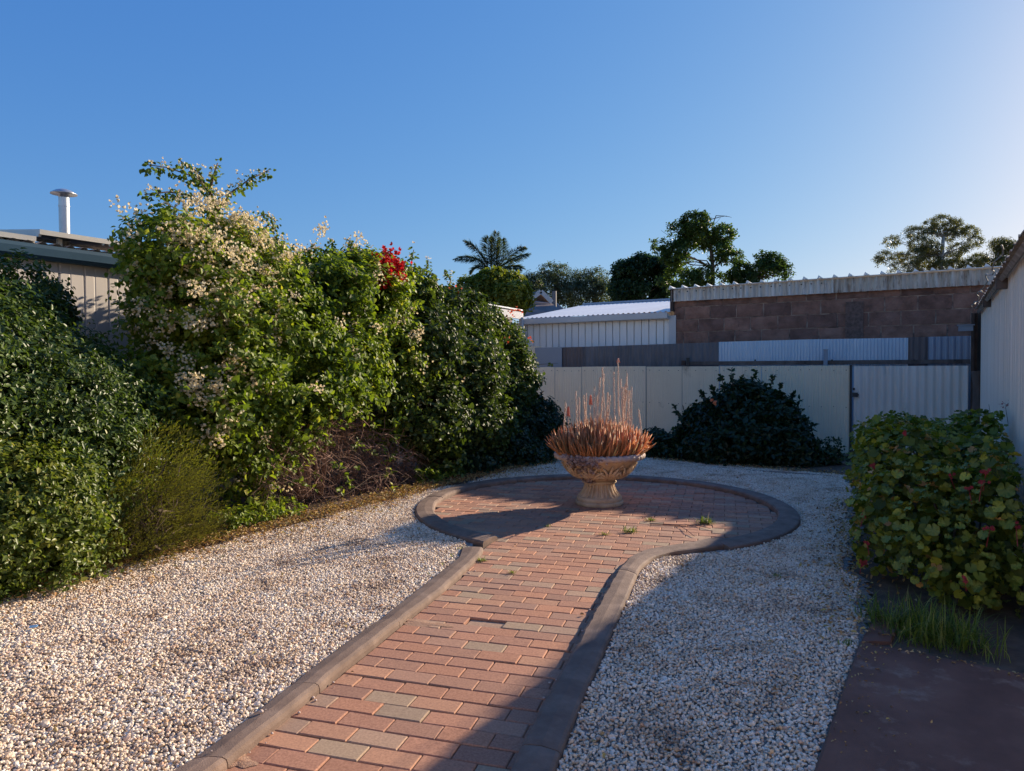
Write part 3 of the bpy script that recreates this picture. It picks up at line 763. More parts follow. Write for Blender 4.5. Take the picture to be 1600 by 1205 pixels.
m.add(V, [(2 * i, 2 * i + 2, 2 * i + 3, 2 * i + 1) for i in range(npt - 1)]); m.build('roof', mat_whiteroof, ws, smooth=True)
m = MB(); c = (A + B_) / 2 + U[:2] * RS; m.box((c[0], c[1], zg + .012 + RS * .158 + .03), (Lr / 2, .12, .025)); m.build('ridge_cap', mat_bluegrey, ws)
m = MB()   # side and back walls close the shed
for q, h_ in ((A + W[:2] * .1 + U[:2] * 2.1, 1.38),): m.box((q[0], q[1], h_), (.02, 1.9, h_))
q = (A + B_) / 2 + U[:2] * (RS); m.box((q[0], q[1], 1.68), (Lr / 2 - .1, .02, 1.68)); m.build('rear_wall', mat_whitewall, ws)

# ---- low shed left of the white shed
K4 = 24.0
ls = root('low_shed', 'small low shed with a white roof edge between hedge top and white shed', 'shed', [*xy(AT(780, 600, 17.5)), 0])
def A17(x, y): return LP(x, y, -10.6)
a, b_ = A17(690, 462), A17(817, 484); dirv = (b_ - a); Ld = np.linalg.norm(dirv); dv = dirv / Ld
perp = np.array([-dv[1], dv[0], 0]); perp /= np.linalg.norm(perp)
m = MB()
V = []
for q in (a, b_):
    V += [q, q - Z * .03, q + perp * 3 - Z * .0 + Z * .25, q + perp * 3 + Z * .28]
m.add(V, [(0, 4, 5, 1), (1, 5, 6, 2), (2, 6, 7, 3), (3, 7, 4, 0), (0, 1, 2, 3), (7, 6, 5, 4)]); m.build('roof', mat_whiteroof, ls)
m = MB(); c = (a + b_) / 2 - Z * .16; m.box(c + perp * .02, (Ld / 2, .03, .09), ax=dv, ay=perp); m.build('fascia_board', mat_offwhite, ls)
m = MB(); c = (a + b_) / 2 + perp * .3; m.box((c[0], c[1], a[2] / 2 - .2), (Ld / 2 - .1, .04, a[2] / 2 - .02), ax=np.array([dv[0], dv[1], 0]) / np.linalg.norm(dv[:2]), ay=perp); m.build('wall', mat_brownsheet, ls)
m = MB(); p = b_ + dv * -.04; m.tube([(p[0], p[1], 0), (p[0], p[1], p[2] - .2)], .05, 8); m.build('downpipe', mat_offwhite, ls)
# ---- far house gable
gh = root('gabled_house', 'distant grey roofed house with a small vented gable behind the silver roof', 'house', [*xy(AT(846, 600, 34)), 0])
Yh = 34.0
def H(x, y, d=0): return AT(x, y, Yh + d)
m = MB(); pk = H(845, 456); l = H(828, 470); r_ = H(862, 473)
# hipped main roof
m.add([H(790, 497), H(900, 499), H(862, 466, 6), H(815, 462, 6), H(800, 497, 10), H(890, 497, 10), H(821, 458, 3), H(846, 455, 3)], [(0, 1, 2, 7, 6), (1, 5, 2), (0, 6, 3, 4), (3, 2, 5, 4), (6, 7, 2, 3)])
m.build('roof', mat_tileroof, gh)
m = MB()
for s_, e_ in ((pk, l), (pk, r_)):
    d = (e_ - s_); c = (s_ + e_) / 2; Ln = np.linalg.norm(d); d = d / Ln; m.box(c - np.array([0, .2, 0]), (Ln / 2, .06, .10), ax=d, ay=np.array([0, 1., 0]), az=np.cross(d, (0, 1., 0)))
m.build('barge_board', mat_offwhite, gh)
m = MB(); m.add([pk + (0, -.05, -.1), l + (.1, -.05, 0), r_ + (-.1, -.05, 0)], [(0, 1, 2)]); m.build('gable_vent', mat_darkwood, gh)
m = MB(); m.add([H(829, 471), H(862, 474), H(878, 486, -2), H(842, 484, -2)], [(0, 3, 2, 1)]); m.build('porch_roof', mat_brownsheet, gh)
m = MB(); p = H(845, 520); m.box((p[0], p[1] + 3, 1.2), (1.6, 2.5, 1.3), ax=np.array([1., 0, 0]), ay=np.array([0, 1., 0])); m.build('wall', mat_offwhite, gh)
m = MB(); p = H(866, 470, 1); q = H(866, 455, 1); m.tube([(q[0], q[1], p[2] - 1), q], .11, 8); m.build('vent_pipe', mat_greysheet, gh)

# ---- left shed with gutter, panels, flue
K5 = -8.8
sh = root('left_shed', 'beige metal shed with a blue gutter behind the left hedge', 'shed', [*xy(LP(110, 700, K5)), 0])
A = LP(-150, 380, K5); PWL = .245; NP = 26
for i in range(NP):
    m = MB(); a = xy(A) + U[:2] * i * PWL; V = []
    inn = -W[:2]
    for s_, h in ((0, 0), (.008, .009), (.020, .009), (.028, 0), (.11, 0), (.115, .002), (.125, .002), (.13, 0), (PWL, 0)):
        q = a + U[:2] * s_ + inn * h; V += [(q[0], q[1], 0), (q[0], q[1], 2.66)]
    m.add(V, [(2 * k, 2 * k + 1, 2 * k + 3, 2 * k + 2) for k in range(8)]); m.build('wall_panel', mat_leftwall, sh)
zgt = LP(100, 390, K5 + .12)[2]
g0 = LP(11, 379, K5 + .12); g1 = LP(233, 404, K5 + .12)
zg0 = (g0[2] + g1[2]) / 2
a = xy(A) + W[:2] * .12; e_ = a + U[:2] * NP * PWL
V = []
for q in (a, e_):
    for d, z in ((0, 0), (.012, .004), (.016, -.03), (.004, -.10), (-.03, -.135), (-.11, -.135), (-.11, -.02)):
        V.append((q[0] + W[0] * d, q[1] + W[1] * d, zg0 + z))
m = MB(); k = 7; m.add(V, [(i, (i + 1) % k, k + (i + 1) % k, k + i)[::-1] for i in range(k)] + [tuple(range(k)), tuple(reversed(range(k, 2 * k)))]); m.build('gutter', mat_bluegutter, sh)
m = MB(); V = []; Lr = NP * PWL; npt = int(Lr / .13 * 6)
for s_ in np.linspace(0, Lr, npt):
    h = .016 * math.sin(2 * math.pi * s_ / .13)
    for d in (0, 4.2): q = xy(A) + U[:2] * s_ - W[:2] * (d - .06); V.append((q[0], q[1], zg0 + .03 + d * .055 + h))
m.add(V, [(2 * i, 2 * i + 2, 2 * i + 3, 2 * i + 1)[::-1] for i in range(npt - 1)]); m.build('roof', mat_roofold, sh, smooth=True)
m = MB(); q = xy(A) + U[:2] * NP * PWL; c = q - W[:2] * 2.1; m.box((c[0], c[1], 1.36), (2.05, .02, 1.36)); m.build('end_wall', mat_leftwall, sh)
# flue
fp = LP(100.5, 340, K5 - .75)
m = MB(); zt_f = LP(100, 309, K5 - .75)[2]
m.tube([(fp[0], fp[1], zg0), (fp[0], fp[1], zt_f)], .052, 20); m.tube([(fp[0], fp[1], zt_f - .10), (fp[0], fp[1], zt_f - .085)], .057, 20)
fl = m.build('flue', mat_steel, sh, smooth=False)
m = MB(); m.lathe((fp[0], fp[1], zt_f), [(.04, .0), (.052, .0), (.052, .035), (.13, .035), (.127, .045), (.08, .075), (.03, .092), (.001, .095)], 24); m.build('cowl', mat_steel, fl, smooth=True)
for k in range(8):
    pass
# solar panels
def panel(xa, xb, label):
    a = LP(xa, np.interp(xa, [0, 58, 245], [349.5, 357, 387]), K5 + .05); b_ = LP(xb, np.interp(xb, [0, 58, 245], [349.5, 357, 387]), K5 + .05)
    a[2] = b_[2] = np.interp((xa + xb) / 2, [-200, 245], [2.955, 2.955]) if False else (a[2] + b_[2]) / 2
    pr = root('solar_panel', label, 'solar panel', a, 'solar panels on the left shed')
    d = (b_ - a); Ln = np.linalg.norm(d); d = d / Ln; back = -W * .9945 + Z * .10; back /= np.linalg.norm(back); up_ = np.cross(d, back); up_ = up_ if up_[2] > 0 else -up_
    c = (a + b_) / 2
    m = MB(); m.box(c - up_ * .024, (Ln / 2 - .008, .012, .024), ax=d, ay=back, az=up_); m.box(c + back * .98 - up_ * .035, (Ln / 2 - .008, .012, .024), ax=d, ay=back, az=up_)
    for sg in (-1, 1): m.box(c + back * .49 + d * sg * (Ln / 2 - .02) - up_ * .035, (.012, .478, .035), ax=d, ay=back, az=up_)
    m.build('frame', mat_alu, pr)
    m = MB(); m.box(c + back * .49 - up_ * .012, (Ln / 2 - .034, .476, .004), ax=d, ay=back, az=up_); m.build('cell_sheet', mat_panel, pr)
    m = MB(); m.box(c + back * .49 - up_ * .024, (Ln / 2 - .034, .476, .004), ax=d, ay=back, az=up_); m.build('underside', mat_panelback, pr)
    m = MB()
    for t_ in (.2, .8):
        q = a + d * Ln * t_ + back * .12; m.box(q - Z * .11, (.02, .02, .05), ax=d, ay=-W)
    m.build('mounting_foot', mat_alu, pr)
    return pr
panel(-190, 57, 'solar panel at the far left edge, over the blue gutter')
panel(60, 248, 'solar panel beside the flue, its end tucked behind the pale bougainvillea')
m = MB(); V = []
# ------------------------------------------------------------------ right shed
rs = root('right_shed', 'long white ribbed metal shed with a ragged roof edge on the right', 'shed', [4.5, 6.6, 0])
def RSx(Y): return .615 * Y + .56
du = np.array([.615, 1.0]) / math.hypot(.615, 1); dn = np.array([-du[1], du[0]])      # dn points to the yard
Yf = 11.3; far = np.array([RSx(Yf), Yf]); near = np.array([RSx(3.8), 3.8]); Ls = np.linalg.norm(far - near)
zE = lambda Y: np.interp(Y, [1, 5.07, 11.3], [2.34, 2.36, 2.43])
s_ = 0; i = 0
seg = .19
while s_ < Ls - .01:
    w_ = min(seg, Ls - s_); m = MB(); a = far - du * s_; V = []
    for q_, h in ((0, 0), (.008, .022), (.03, .022), (.038, 0), (.095, 0), (.10, .006), (.115, .006), (.12, 0), (w_, 0)):
        if q_ > w_: continue
        q = a - du * q_ + dn * (-.022 + h); V += [(q[0], q[1], -.02), (q[0], q[1], zE(q[1]) + .02)]
    if i % 4 == 0 : V = [(x + dn[0] * .006, y + dn[1] * .006, z) for x, y, z in V]
    nn = len(V) // 2
    m.add(V, [(2 * k, 2 * k + 1, 2 * k + 3, 2 * k + 2) for k in range(nn - 1)]); m.build('wall_panel', mat_shedwall, rs); s_ += w_; i += 1
# roof: thin ragged sheet edge
m = MB(); V = []; npt = int((Ls + .4) / .04)
for k_ in range(npt):
    q = far + du * .25 - du * (Ls + .4) * k_ / (npt - 1)
    rag = .008 * math.sin(k_ * .6) + rnd.uniform(-.004, .004)
    for d, z in ((.07 + rag, .0), (.07 + rag, .010), (-3.5, .30), (-3.5, .29)):
        h = .010 * math.sin(k_ * 2 * math.pi / 4.75 + .5) if d > -1 else 0
        V.append((q[0] + dn[0] * d, q[1] + dn[1] * d, zE(q[1]) + .035 + z + h))
F = []
for k_ in range(npt - 1):
    for j in range(4): F.append((k_ * 4 + j, k_ * 4 + (j + 1) % 4, k_ * 4 + 4 + (j + 1) % 4, k_ * 4 + 4 + j))
m.add(V, F); m.build('roof', mat_roofold, rs)
m = MB(); q0 = far + dn * .04 + du * .1; q1 = near + dn * .04
m.tube([(q0[0], q0[1], zE(q0[1]) - .03), (q1[0], q1[1], zE(q1[1]) - .03)], .028, 4); m.build('eave_batten', mat_roofold, rs)
for Yb in (6.6, 9.0): 
    q = np.array([RSx(Yb), Yb]) + dn * .04; m = MB(); m.box((q[0], q[1], zE(Yb) - .07), (.045, .03, .05), ax=np.array([dn[0], dn[1], 0]), ay=np.array([du[0], du[1], 0])); m.build('rafter_end', mat_wood, rs)
m = MB(); q = near - dn * 1.7; m.box((q[0], q[1], 1.18), (1.66, .02, 1.18), ax=np.array([dn[0], dn[1], 0]), ay=np.array([du[0], du[1], 0])); m.build('end_wall', mat_shedwall, rs)
# loose wire along the edge
m = MB(); pts = []
for k_ in range(40):
    Yb = 11.2 - k_ * .16; q = np.array([RSx(Yb), Yb]) + dn * (.13 + .02 * math.sin(k_)); pts.append((q[0], q[1], zE(Yb) + .03 + .025 * math.sin(k_ * .55) + .012 * math.sin(k_ * 1.7)))
m.tube(pts, .006, 5); m.build('loose_wire', mat_palebark, rs)
# short gutter stub
m = MB(); c = FP(1509, 513, K1 - .05); m.box(c, (.10, .05, .045), ax=W); m.box(c + Z * .05 , (.12, .07, .008), ax=W); m.build('gutter_stub', mat_flatgrey, rs)
# inner framing at the open end
m = MB(); q = far + du * .06 - dn * .5; m.box((q[0], q[1], 1.15), (.5, .02, 1.15), ax=np.array([dn[0], dn[1], 0]), ay=np.array([du[0], du[1], 0])); m.build('end_boarding', mat_darkwood, rs)

# ------------------------------------------------------------------ foliage tools
def nrmz(a): return a / (np.linalg.norm(a, axis=-1, keepdims=True) + 1e-9)
def leaf_mesh(name, P, D, N, L_, Wd, mat, parent=None, tint=None, kind=None, shape='round', fold=.18, droop=.15):
    n = len(P); D = nrmz(D); S = nrmz(np.cross(D, N)); N = np.cross(S, D)
    L_ = np.broadcast_to(L_, n)[:, None]; Wd = np.broadcast_to(Wd, n)[:, None]
    dr = -N * L_ * droop
    if shape == 'round':
        pts = [P, P + D * L_ * .32 + S * Wd * .5 + N * Wd * fold, P + D * L_ * .70 + S * Wd * .38 + N * Wd * fold + dr * .5, P + D * L_ + dr,
               P + D * L_ * .70 - S * Wd * .38 + N * Wd * fold + dr * .5, P + D * L_ * .32 - S * Wd * .5 + N * Wd * fold]
        V = np.stack(pts, 1).reshape(-1, 3); b = np.arange(n)[:, None] * 6
        F = np.concatenate([b + np.array([[0, 1, 2, 3]]), b + np.array([[0, 3, 4, 5]])], 1).reshape(-1, 4); k = 2
    else:
        pts = [P, P + D * L_ * .42 + S * Wd * .5 + N * Wd * fold, P + D * L_ + dr, P + D * L_ * .42 - S * Wd * .5 + N * Wd * fold]
        V = np.stack(pts, 1).reshape(-1, 3); b = np.arange(n)[:, None] * 4
        if shape == 'blade': F = (b + np.array([[0, 1, 2, 3]])); k = 1
        else: F = np.concatenate([b + np.array([[0, 1, 2]]), b + np.array([[0, 2, 3]])], 1).reshape(-1, 3); k = 2
    if tint is None: tint = np.clip(rng.normal(.5, .25, n), 0, 1)
    return np_mesh(name, V, F, mat, parent, np.repeat(tint, k), kind)
def rsph(n): return nrmz(rng.normal(size=(n, 3)))
def pnoise(P, f):
    x, y, z = P[:, 0] * f, P[:, 1] * f, P[:, 2] * f
    return (np.sin(x * 1.7 + 1.3 * np.sin(y * 1.1 + z)) + np.sin(y * 2.1 + 1.7 * np.sin(z * 1.3 + x * .7)) + np.sin(z * 1.9 + 1.5 * np.sin(x * 1.2 - y))) / 3
def shell(blobs, n, inner=.7, lump=.12, f=3.0, cut=.72, zmin=.02, gap=None):
    """points with outward normals spread through the outer shell of a union of ellipsoids"""
    B = np.array([b[:3] for b in blobs]); Rr = np.array([b[3:6] for b in blobs])
    wt = (Rr[:, 0] * Rr[:, 1] * Rr[:, 2]) ** (2 / 3); wt /= wt.sum()
    B = B.astype(float)
    out_p, out_n = [], []; tot = 0
    while tot < n:
        k = int(n * 1.6) + 50
        idx = rng.choice(len(B), k, p=wt); d = rsph(k)
        rad = inner + (1 - inner) * rng.random(k) ** .6
        base = B[idx] + d * Rr[idx]
        rad = rad * (1 + lump * pnoise(base, f) + lump * .5 * pnoise(base, f * 2.7))
        P = B[idx] + d * Rr[idx] * rad[:, None]
        nn = nrmz(d / Rr[idx])
        ok = P[:, 2] > zmin
        if gap: ok &= (pnoise(P, gap[0]) + .5 * pnoise(P + 5, gap[0] * 2.3)) > gap[1]
        for j in range(len(B)):
            q = np.linalg.norm((P - B[j]) / Rr[j], axis=1)
            ok &= (q > cut) | (idx == j)
        out_p.append(P[ok]); out_n.append(nn[ok]); tot += ok.sum()
        if ok.sum() == 0: break
    return np.concatenate(out_p)[:n], np.concatenate(out_n)[:n]
def sprays(P, N, k, tl, L_, Wd, up=.25, spread=.9, ljit=.3):
    """k leaves along a twig at each start point; returns leaf P, D, N, L, W"""
    n = len(P)
    T = nrmz(N + rsph(n) * spread * .8 + np.array([0, 0, up]))
    tlen = tl * rng.uniform(.5, 1.3, n)
    Ps, Ds, Ns = [], [], []
    side = nrmz(np.cross(T, rsph(n)))
    oth = np.cross(T, side)
    for i in range(k):
        f = (i + .5) / k; a = i * 2.4
        s = side * math.cos(a) + oth * math.sin(a)
        p = P + T * (tlen * f)[:, None] - np.array([0, 0, 1]) * (tlen * f * f * .25)[:, None]
        d = nrmz(T * .5 + s * spread + np.array([0, 0, -.1]))
        nn = nrmz(np.array([0, 0, 1.]) * .7 + N * .6 + rsph(n) * .55)
        Ps.append(p); Ds.append(d); Ns.append(nn)
    P2, D2, N2 = np.concatenate(Ps), np.concatenate(Ds), np.concatenate(Ns)
    m_ = len(P2); lj = rng.uniform(1 - ljit, 1 + ljit, m_)
    tips = np.concatenate([P + T * tlen[:, None]]), T
    return P2, D2, N2, L_ * lj, Wd * lj * rng.uniform(.85, 1.15, m_), tips
def vary(P, f=2.2, s=.16, mean=.45): return np.clip(mean + .22 * pnoise(P, f) + rng.normal(0, s, len(P)), 0, 1)
def branches(mb, base, tips, r0, r1, n=7, wob_=.06, sides=5):
    for t_ in tips:
        base = np.array(base, float); t_ = np.array(t_, float); pts = []
        for i in range(n):
            f = i / (n - 1); p = base * (1 - f) + t_ * f; p[2] += 0.12 * np.linalg.norm(t_ - base) * math.sin(math.pi * f) * .4
            if 0 < i < n - 1: p = p + rng.normal(0, wob_, 3)
            pts.append(p)
        mb.tube(pts, [r0 + (r1 - r0) * i / (n - 1) for i in range(n)], sides)
def C(x, y, k, rx, ry=None, rz=None):         # ellipsoid centred where pixel (x,y) meets the hedge plane k
    p = LP(x, y, k); return (p[0], p[1], p[2], rx, ry or rx, rz or rx)

def CP(x, y, k, wp, hp, dp=.7, tw=.12):      # ellipsoid by its outline in the photograph and a real depth
    p = LP(x, y, k); s_ = p[1] / FPX
    return (p[0], p[1], p[2], max(.08, wp * s_ - tw), dp, max(.08, hp * s_ - tw))
# ------------------------------------------------------------------ left glossy shrub
KH_ = -7.5
def blossoms(P, mat, parent, name, size=.035, per=5, spread=.035, kind='stuff', attr=None):
    n = len(P); idx = np.repeat(np.arange(n), per)
    Q = P[idx] + rng.normal(0, spread, (len(idx), 3))
    Pq = np.repeat(Q, 3, 0); ax = nrmz(rsph(len(Q)) + np.array([0, 0, .4])); s1 = nrmz(np.cross(ax, rsph(len(Q)))); s2 = np.cross(ax, s1)
    Ds, Ns = [], []
    for k in range(3):
        a = 2.094 * k; rad = s1 * math.cos(a) + s2 * math.sin(a); Ds.append(nrmz(rad * .8 + ax * .6)); Ns.append(nrmz(ax * .8 - rad * .6))
    D = np.stack(Ds, 1).reshape(-1, 3); N = np.stack(Ns, 1).reshape(-1, 3)
    return leaf_mesh(name, Pq, D, N, size * rng.uniform(.8, 1.2, len(Pq)), size * .85, mat, parent, np.repeat(np.clip(rng.normal(.55, .25, len(Q)), 0, 1), 3), kind, 'round', .12, -.15)

def shrub(name, label, cat, blobs, n, k, tl, L_, Wd, mat, shape='round', inner=.72, up=.25, stem_base=None, stem_tips=None, vmean=.45, lump=.14, f=3., rough_in=True, stem_mat=None, r0=.03, group=None, cut=.72, zmin=.02, gap=None, wood=14):
    base = stem_base if stem_base is not None else (np.mean([b[0] for b in blobs]), np.mean([b[1] for b in blobs]), 0)
    o = root(name, label, cat, base, group)
    P, N = shell(blobs, n, inner, lump, f, cut, zmin, gap)
    P2, D2, N2, l2, w2, tips = sprays(P, N, k, tl, L_, Wd, up)
    if rough_in:
        Pi, Ni = shell(blobs, n // 3, .35, lump, f, .3, zmin)
        Pa, Da, Na, la, wa, _ = sprays(Pi, Ni, k, tl, L_ * 1.25, Wd * 1.3, up)
        P2, D2, N2, l2, w2 = np.concatenate([P2, Pa]), np.concatenate([D2, Da]), np.concatenate([N2, Na]), np.concatenate([l2, la]), np.concatenate([w2, wa])
    okz = P2[:, 2] > .015
    P2, D2, N2, l2, w2 = P2[okz], D2[okz], N2[okz], l2[okz], w2[okz]
    leaf_mesh('foliage', P2, D2, N2, l2, w2, mat, o, vary(P2, mean=vmean), 'stuff', shape)
    m = MB()
    st = stem_tips
    if st is None:
        sel = rng.choice(len(P), wood); st = [np.array(base) * .15 + P[i] * .85 for i in sel]
    branches(m, base, st, r0, r0 * .3)
    m.build('stem', stem_mat or mat_bark, o, smooth=True)
    return o, P, N, tips

jas = [CP(12, 450, -7.6, 48, 62, .4), CP(-10, 530, -7.4, 90, 95, .6), CP(62, 560, -7.25, 75, 75, .6), CP(120, 600, -7.15, 75, 70, .55), CP(178, 632, -7.15, 68, 62, .5), CP(60, 650, -6.95, 110, 110, .65), CP(155, 700, -6.95, 90, 85, .6),
       CP(-90, 650, -6.9, 130, 200, .7), CP(20, 760, -6.8, 110, 120, .6), CP(232, 640, -7.1, 40, 36, .3), CP(110, 770, -6.8, 90, 90, .5), CP(205, 590, -7.3, 26, 34, .25)]
shrub('glossy_shrub', 'tall glossy dark green shrub at the far left in front of the beige shed', 'shrub', jas, 5200, 9, .22, .042, .022, mat_jas, 'round', vmean=.42, r0=.045, wood=60, gap=(6.5, -.28), lump=.22)
# dark creeper patch against the shed wall
shrub('creeper', 'small dark creeper hanging on the beige shed wall below the blue gutter', 'plant', [CP(78, 468, -8.4, 24, 26, .12, .06), CP(60, 490, -8.3, 28, 26, .15, .06), CP(90, 495, -8.3, 16, 24, .12, .06)], 130, 6, .12, .07, .04, mat_ivy, vmean=.2, r0=.01)
yb = [LP(20, 820, -6.48), LP(70, 850, -6.48), LP(0, 770, -6.42), LP(62, 785, -6.45), LP(-40, 845, -6.45)]
yblobs = [(p[0], p[1], p[2], .36, .4, .36) for p in yb]
shrub('yellow_green_shrub', 'yellow-green small leaved bush at the lower left corner of the hedge', 'shrub', yblobs, 1700, 7, .16, .036, .022, mat_yel, 'round', vmean=.5, r0=.015)

# feathery bush
fb = root('feathery_bush', 'wispy olive green needle leaved bush in front of the pale bougainvillea', 'bush', G(235, 885))
base = G(225, 870); nt_ = 1500
tipsP, tipsN = shell([(*LP(222, 785, -6.62), .60, .55, .58), (*LP(160, 840, -6.55), .36, .40, .28), (*LP(285, 820, -6.62), .34, .40, .28), (*LP(245, 725, -6.7), .34, .42, .28), (*LP(215, 880, -6.45), .34, .3, .16)], nt_, .45, .3, 6., .5, .02, (7, -.3))
tipsN = nrmz(tipsN * .5 + np.array([.75, .1, .75]))
Pn, Dn, Nn = [], [], []
for j in range(26):
    f_ = j / 26.; ax = nrmz(np.cross(tipsN, rsph(nt_)))
    p = tipsP + tipsN * ((f_ - .5) * .30) + rng.normal(0, .006, (nt_, 3)); Pn.append(p); Dn.append(nrmz(tipsN * 1.3 + ax * .8)); Nn.append(rsph(nt_))
Pn, Dn, Nn = map(np.concatenate, (Pn, Dn, Nn)); ok = Pn[:, 2] > .02; Pn, Dn, Nn = Pn[ok], Dn[ok], Nn[ok]
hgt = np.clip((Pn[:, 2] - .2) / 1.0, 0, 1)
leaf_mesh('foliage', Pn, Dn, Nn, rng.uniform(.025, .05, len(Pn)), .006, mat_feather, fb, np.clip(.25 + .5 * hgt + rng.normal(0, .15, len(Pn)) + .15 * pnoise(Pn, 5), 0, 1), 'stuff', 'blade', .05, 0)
m = MB(); branches(m, base, [tipsP[i] for i in rng.choice(nt_, 70)], .014, .003, sides=4); m.build('stem', mat_bark, fb)

# ------------------------------------------------------------------ pale bougainvillea
bg_blobs = [CP(290, 396, -7.5, 78, 50, .7), CP(372, 412, -7.5, 62, 56, .7), CP(345, 375, -7.5, 30, 30, .3), CP(250, 430, -7.55, 52, 44, .4), CP(330, 480, -7.3, 105, 75, .65), CP(430, 440, -7.5, 56, 50, .55), CP(355, 570, -7.2, 95, 90, .7), CP(242, 505, -7.5, 50, 36, .3),
            CP(430, 520, -7.3, 95, 80, .7), CP(262, 575, -7.3, 46, 50, .4), CP(440, 600, -7.15, 100, 75, .6), CP(330, 640, -7.1, 85, 65, .5), CP(285, 620, -7.05, 46, 36, .3), CP(385, 685, -7.15, 50, 60, .4), CP(370, 745, -7.2, 50, 40, .35), CP(455, 665, -7.15, 48, 34, .35), CP(415, 730, -7.2, 34, 34, .3), CP(600, 640, -7.25, 50, 40, .35),
            CP(500, 460, -7.5, 75, 62, .65), CP(560, 480, -7.4, 85, 75, .7), CP(520, 570, -7.2, 90, 75, .65), CP(600, 550, -7.4, 80, 70, .65), CP(560, 425, -7.6, 60, 34, .4), CP(620, 450, -7.6, 50, 40, .4)]
bo, bP, bN, btips = shrub('pale_bougainvillea', 'big bougainvillea with pale peach blossom and shoots rising above the hedge', 'bougainvillea', bg_blobs, 6200, 9, .26, .058, .040, mat_boug, 'round', vmean=.62, gap=(5.5, -.26), lump=.22, stem_base=G(480, 765), stem_tips=[LP(430, 640, -7.5), LP(340, 450, -7.6), LP(520, 500, -7.6)], r0=.06)
def clumpsel(P, N, centres, rpx):
    """tips within reach of blossom centres given as pixel, on the hedge plane"""
    pass
bc = []
for (x, y, k, r_, nn) in ((330, 410, -7.1, .34, 70), (370, 430, -7.1, .3, 55), (290, 400, -7.2, .3, 50), (285, 370, -7.3, .25, 30), (345, 350, -7.3, .2, 30), (240, 380, -7.4, .2, 25), (370, 480, -6.85, .2, 42), (365, 560, -6.7, .10, 22), (415, 480, -6.9, .18, 34), (310, 495, -6.85, .14, 26), (250, 500, -7.2, .16, 18), (425, 520, -6.8, .10, 12),
                           (270, 592, -6.80, .17, 14), (305, 602, -6.75, .14, 12), (330, 625, -6.65, .12, 22), (365, 630, -6.65, .10, 16), (345, 670, -6.6, .10, 16), (390, 610, -6.75, .07, 8), (395, 375, -7.3, .2, 24), (450, 400, -7.3, .2, 9), (490, 440, -7.1, .2, 8), (430, 440, -7.0, .2, 16), (600, 510, -6.9, .12, 10), (640, 500, -7.0, .1, 8), (540, 525, -6.85, .08, 8), (545, 400, -7.4, .2, 10), (230, 450, -7.4, .12, 12), (215, 505, -7.5, .1, 8), (300, 445, -7.0, .3, 30), (345, 505, -6.85, .12, 14)):
    p = LP(x, y, k); hd0 = p + rng.normal(0, 1, (max(1, int(nn / 4)), 3)) * r_ * .62; bc.append(np.repeat(hd0, 7, 0) + rng.normal(0, .038, (len(hd0) * 7, 3)))
bc = np.concatenate(bc)
# scatter single blossoms at twig tips too
tp = btips[0]; sel = rng.random(len(tp)) < np.clip(.025 + .08 * (tp[:, 2] > 2.0) * (tp[:, 0] < -2.4), 0, 1); scat = np.repeat(tp[sel], 3, 0) + rng.normal(0, .03, (sel.sum() * 3, 3))
blossoms(np.concatenate([bc, scat]), mat_bract, bo, 'blossom', .025, 6, .036)
# shoots above
crown = [(455, 395), (480, 400), (505, 392), (530, 395), (550, 385), (640, 402), (668, 412), (700, 428), (585, 398)]
shoots = [[(345, 400), (338, 340), (330, 300), (300, 275), (262, 262), (228, 257)], [(340, 330), (362, 300), (390, 280), (420, 266)], [(345, 345), (300, 305), (262, 300), (226, 304)],
          [(350, 370), (385, 345), (415, 335), (430, 345)], [(325, 300), (312, 270), (296, 262), (280, 250)], [(330, 290), (335, 270), (340, 255)], [(400, 370), (420, 350), (432, 360)], [(395, 400), (430, 370), (445, 390)], [(335, 310), (318, 290), (310, 275)],
          [(300, 400), (262, 360), (238, 350), (214, 352)], [(440, 420), (470, 395), (500, 385)], [(520, 420), (545, 395), (575, 392)], [(340, 380), (365, 355), (380, 330)], [(330, 300), (340, 330), (345, 400)]]
for cx_, cy_ in crown: shoots.append([(cx_, cy_ + 35), (cx_ + rnd.uniform(-8, 8), cy_ + 8), (cx_ + rnd.uniform(-16, 16), cy_ - rnd.uniform(2, 14))])
sm = MB(); sP, sD, sN, sB = [], [], [], []
for sidx, sh_ in enumerate(shoots):
    kk = -7.45 + rng.uniform(-.12, .12); P_ = [LP(x, y, kk + .02 * i) for i, (x, y) in enumerate(sh_)]
    sm.tube(P_, [.012 * (1 - .75 * i / len(P_)) for i in range(len(P_))], 5)
    for a, b_ in zip(P_, P_[1:]):
        L_s = np.linalg.norm(b_ - a); nl = int(L_s / .006)
        t_ = rng.random(nl)[:, None]; q = a * (1 - t_) + b_ * t_ + rng.normal(0, .032, (nl, 3)) - Z * .02; sP.append(q)
        dd = nrmz((b_ - a) / L_s * .4 + rsph(nl) * .8 + np.array([0, 0, -.35])); sD.append(dd); sN.append(nrmz(rsph(nl) + np.array([0, 0, .8])))
        nb = max(1, int(L_s / .06)); t_ = rng.random(nb)[:, None]; sB.append(a * (1 - t_) + b_ * t_ + rng.normal(0, .035, (nb, 3)) + Z * .03)
sP, sD, sN = map(np.concatenate, (sP, sD, sN))
leaf_mesh('shoot_leaves', sP, sD, sN, rng.uniform(.035, .06, len(sP)), .034, mat_boug, bo, vary(sP, mean=.4), 'stuff')
sm.build('shoot', mat_bark, bo, smooth=True, kind='stuff')
blossoms(np.concatenate(sB), mat_bract, bo, 'shoot_blossom', .022, 3, .022)

